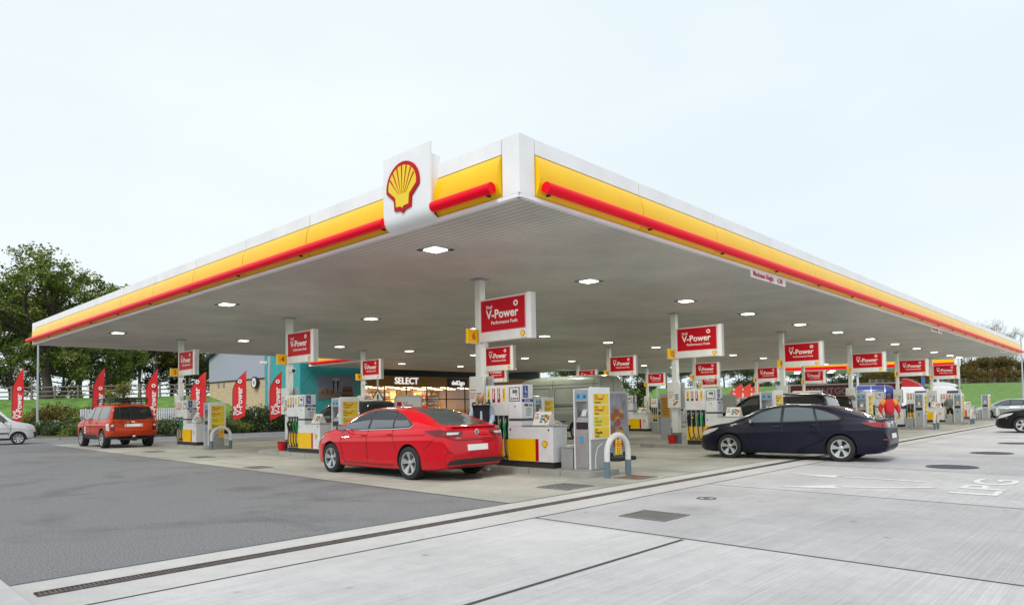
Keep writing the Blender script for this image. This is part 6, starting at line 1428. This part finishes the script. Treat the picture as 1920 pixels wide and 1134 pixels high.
    if hair == 'long':
        H_ = {'t': (f+Vector((0, .03, .055)), (.088, .09)), 'b': (f+Vector((0, .055, -.03)), (.085, .06)), 'k': (f+Vector((0, .07, -.14)), (.09, .045))}; ed = [('t', 'b'), ('b', 'k')]
        for s_, n_ in ((-1, 'l'), (1, 'r')):
            H_['a'+n_] = (f+Vector((s_*.070, -.015, .03)), .030); H_['b'+n_] = (f+Vector((s_*.092, -.03, -.07)), .030); H_['c'+n_] = (f+Vector((s_*.085, -.055, -.17)), .028); H_['d'+n_] = (f+Vector((s_*.080, -.075, -.25)), .016); ed += [('t', 'a'+n_), ('a'+n_, 'b'+n_), ('b'+n_, 'c'+n_), ('c'+n_, 'd'+n_)]
        skin('hair', H_, ed, hair_m, body)
    else: skin('hair', {'t': (f+Vector((0, .022, .045)), (.080, .092)), 'b': (f+Vector((0, .045, -.02)), (.078, .055))}, [('t', 'b')], hair_m, body)
    return body
fair = mat('skin_fair', (.62, .36, .26), .5); brown_s = mat('skin_brown', (.17, .085, .05), .5)
jump = mat('jumper_blue', (.50, .64, .76), .8, bump=.4, bscale=30); vestm = mat('vest_navy', (.014, .018, .032), .55, bump=.8, bscale=14)
blond = mat('hair_blond', (.50, .32, .11), .55, var=.45, vscale=22, bump=.6, bscale=50)
w = person('woman in navy quilted vest and pale blue jumper refuelling the red car', (-.74, -.76, .008), R(-46), dict(elr=(.25, -.02, 1.16), ell=(-.25, .0, 1.16), wrl=(-.13, -.22, 1.00), pml=(-.10, -.28, .97), wrr=(.17, -.22, .98), pmr=(.15, -.28, .95), jaw=(-.008, -.052, 1.585), hd=(-.008, -.035, 1.65), cr=(-.005, -.02, 1.71), tol=(-.14, -.12, .035), anr=(.10, .03, .095), tor=(.14, -.11, .035)),
    fair, jump, mat('jeans_dark', (.02, .03, .06), .8), mat('shoe_white', (.75, .75, .75), .5), blond, 1.05, 'long', vestm)
b = MB(); b.tube([(-.02, -.34, .99), (.03, -.30, .97), (.09, -.25, .95)], [.012, .02, .024], 8); nz = b.obj('fuel_nozzle', black); 
nz.location = w.location; nz.rotation_euler = w.rotation_euler; nz.scale = w.scale; tag(nz, 'fuel nozzle held by the woman at the red car', 'fuel nozzle')
person('worker in bright red jacket with orange shoulders walking past the dark car', (17.3, -4.75, .008), R(-62), dict(ell=(-.30, .05, 1.17), elr=(.30, .03, 1.17), wrl=(-.27, -.10, .95), pml=(-.26, -.14, .90), wrr=(.31, -.06, .93), pmr=(.31, -.09, .87), knl=(-.09, -.10, .50), anl=(-.09, -.10, .09), tol=(-.10, -.24, .035), knr=(.10, .04, .50), anr=(.10, .16, .10), tor=(.11, .03, .035)),
    brown_s, mat('jacket_red', (.60, .008, .02), .6, bump=.4, bscale=10), mat('trousers_grey', (.06, .07, .10), .8), black2, black, 1.04, 'short', None, None, dict(g=.055), mat('jacket_orange', (.80, .34, .03), .6))
person('man in grey hooded top and black trousers seen from behind', (41.2, -2.3, .008), R(118), dict(ell=(-.25, -.06, 1.18), elr=(.25, -.06, 1.18), wrl=(-.17, -.28, 1.10), pml=(-.15, -.34, 1.10), wrr=(.17, -.28, 1.12), pmr=(.15, -.34, 1.12), knl=(-.13, -.02, .50), anl=(-.17, .02, .09), tol=(-.20, -.12, .035), knr=(.13, -.02, .5), anr=(.17, .02, .09), tor=(.20, -.12, .035)),
    fair, mat('hoodie_grey', (.20, .21, .21), .85, bump=.3, bscale=16), mat('trousers_black', (.008, .009, .015), .8), black2, mat('hair_brown', (.10, .06, .03), .7), 1.06, 'short', None, None, dict(g=.05))
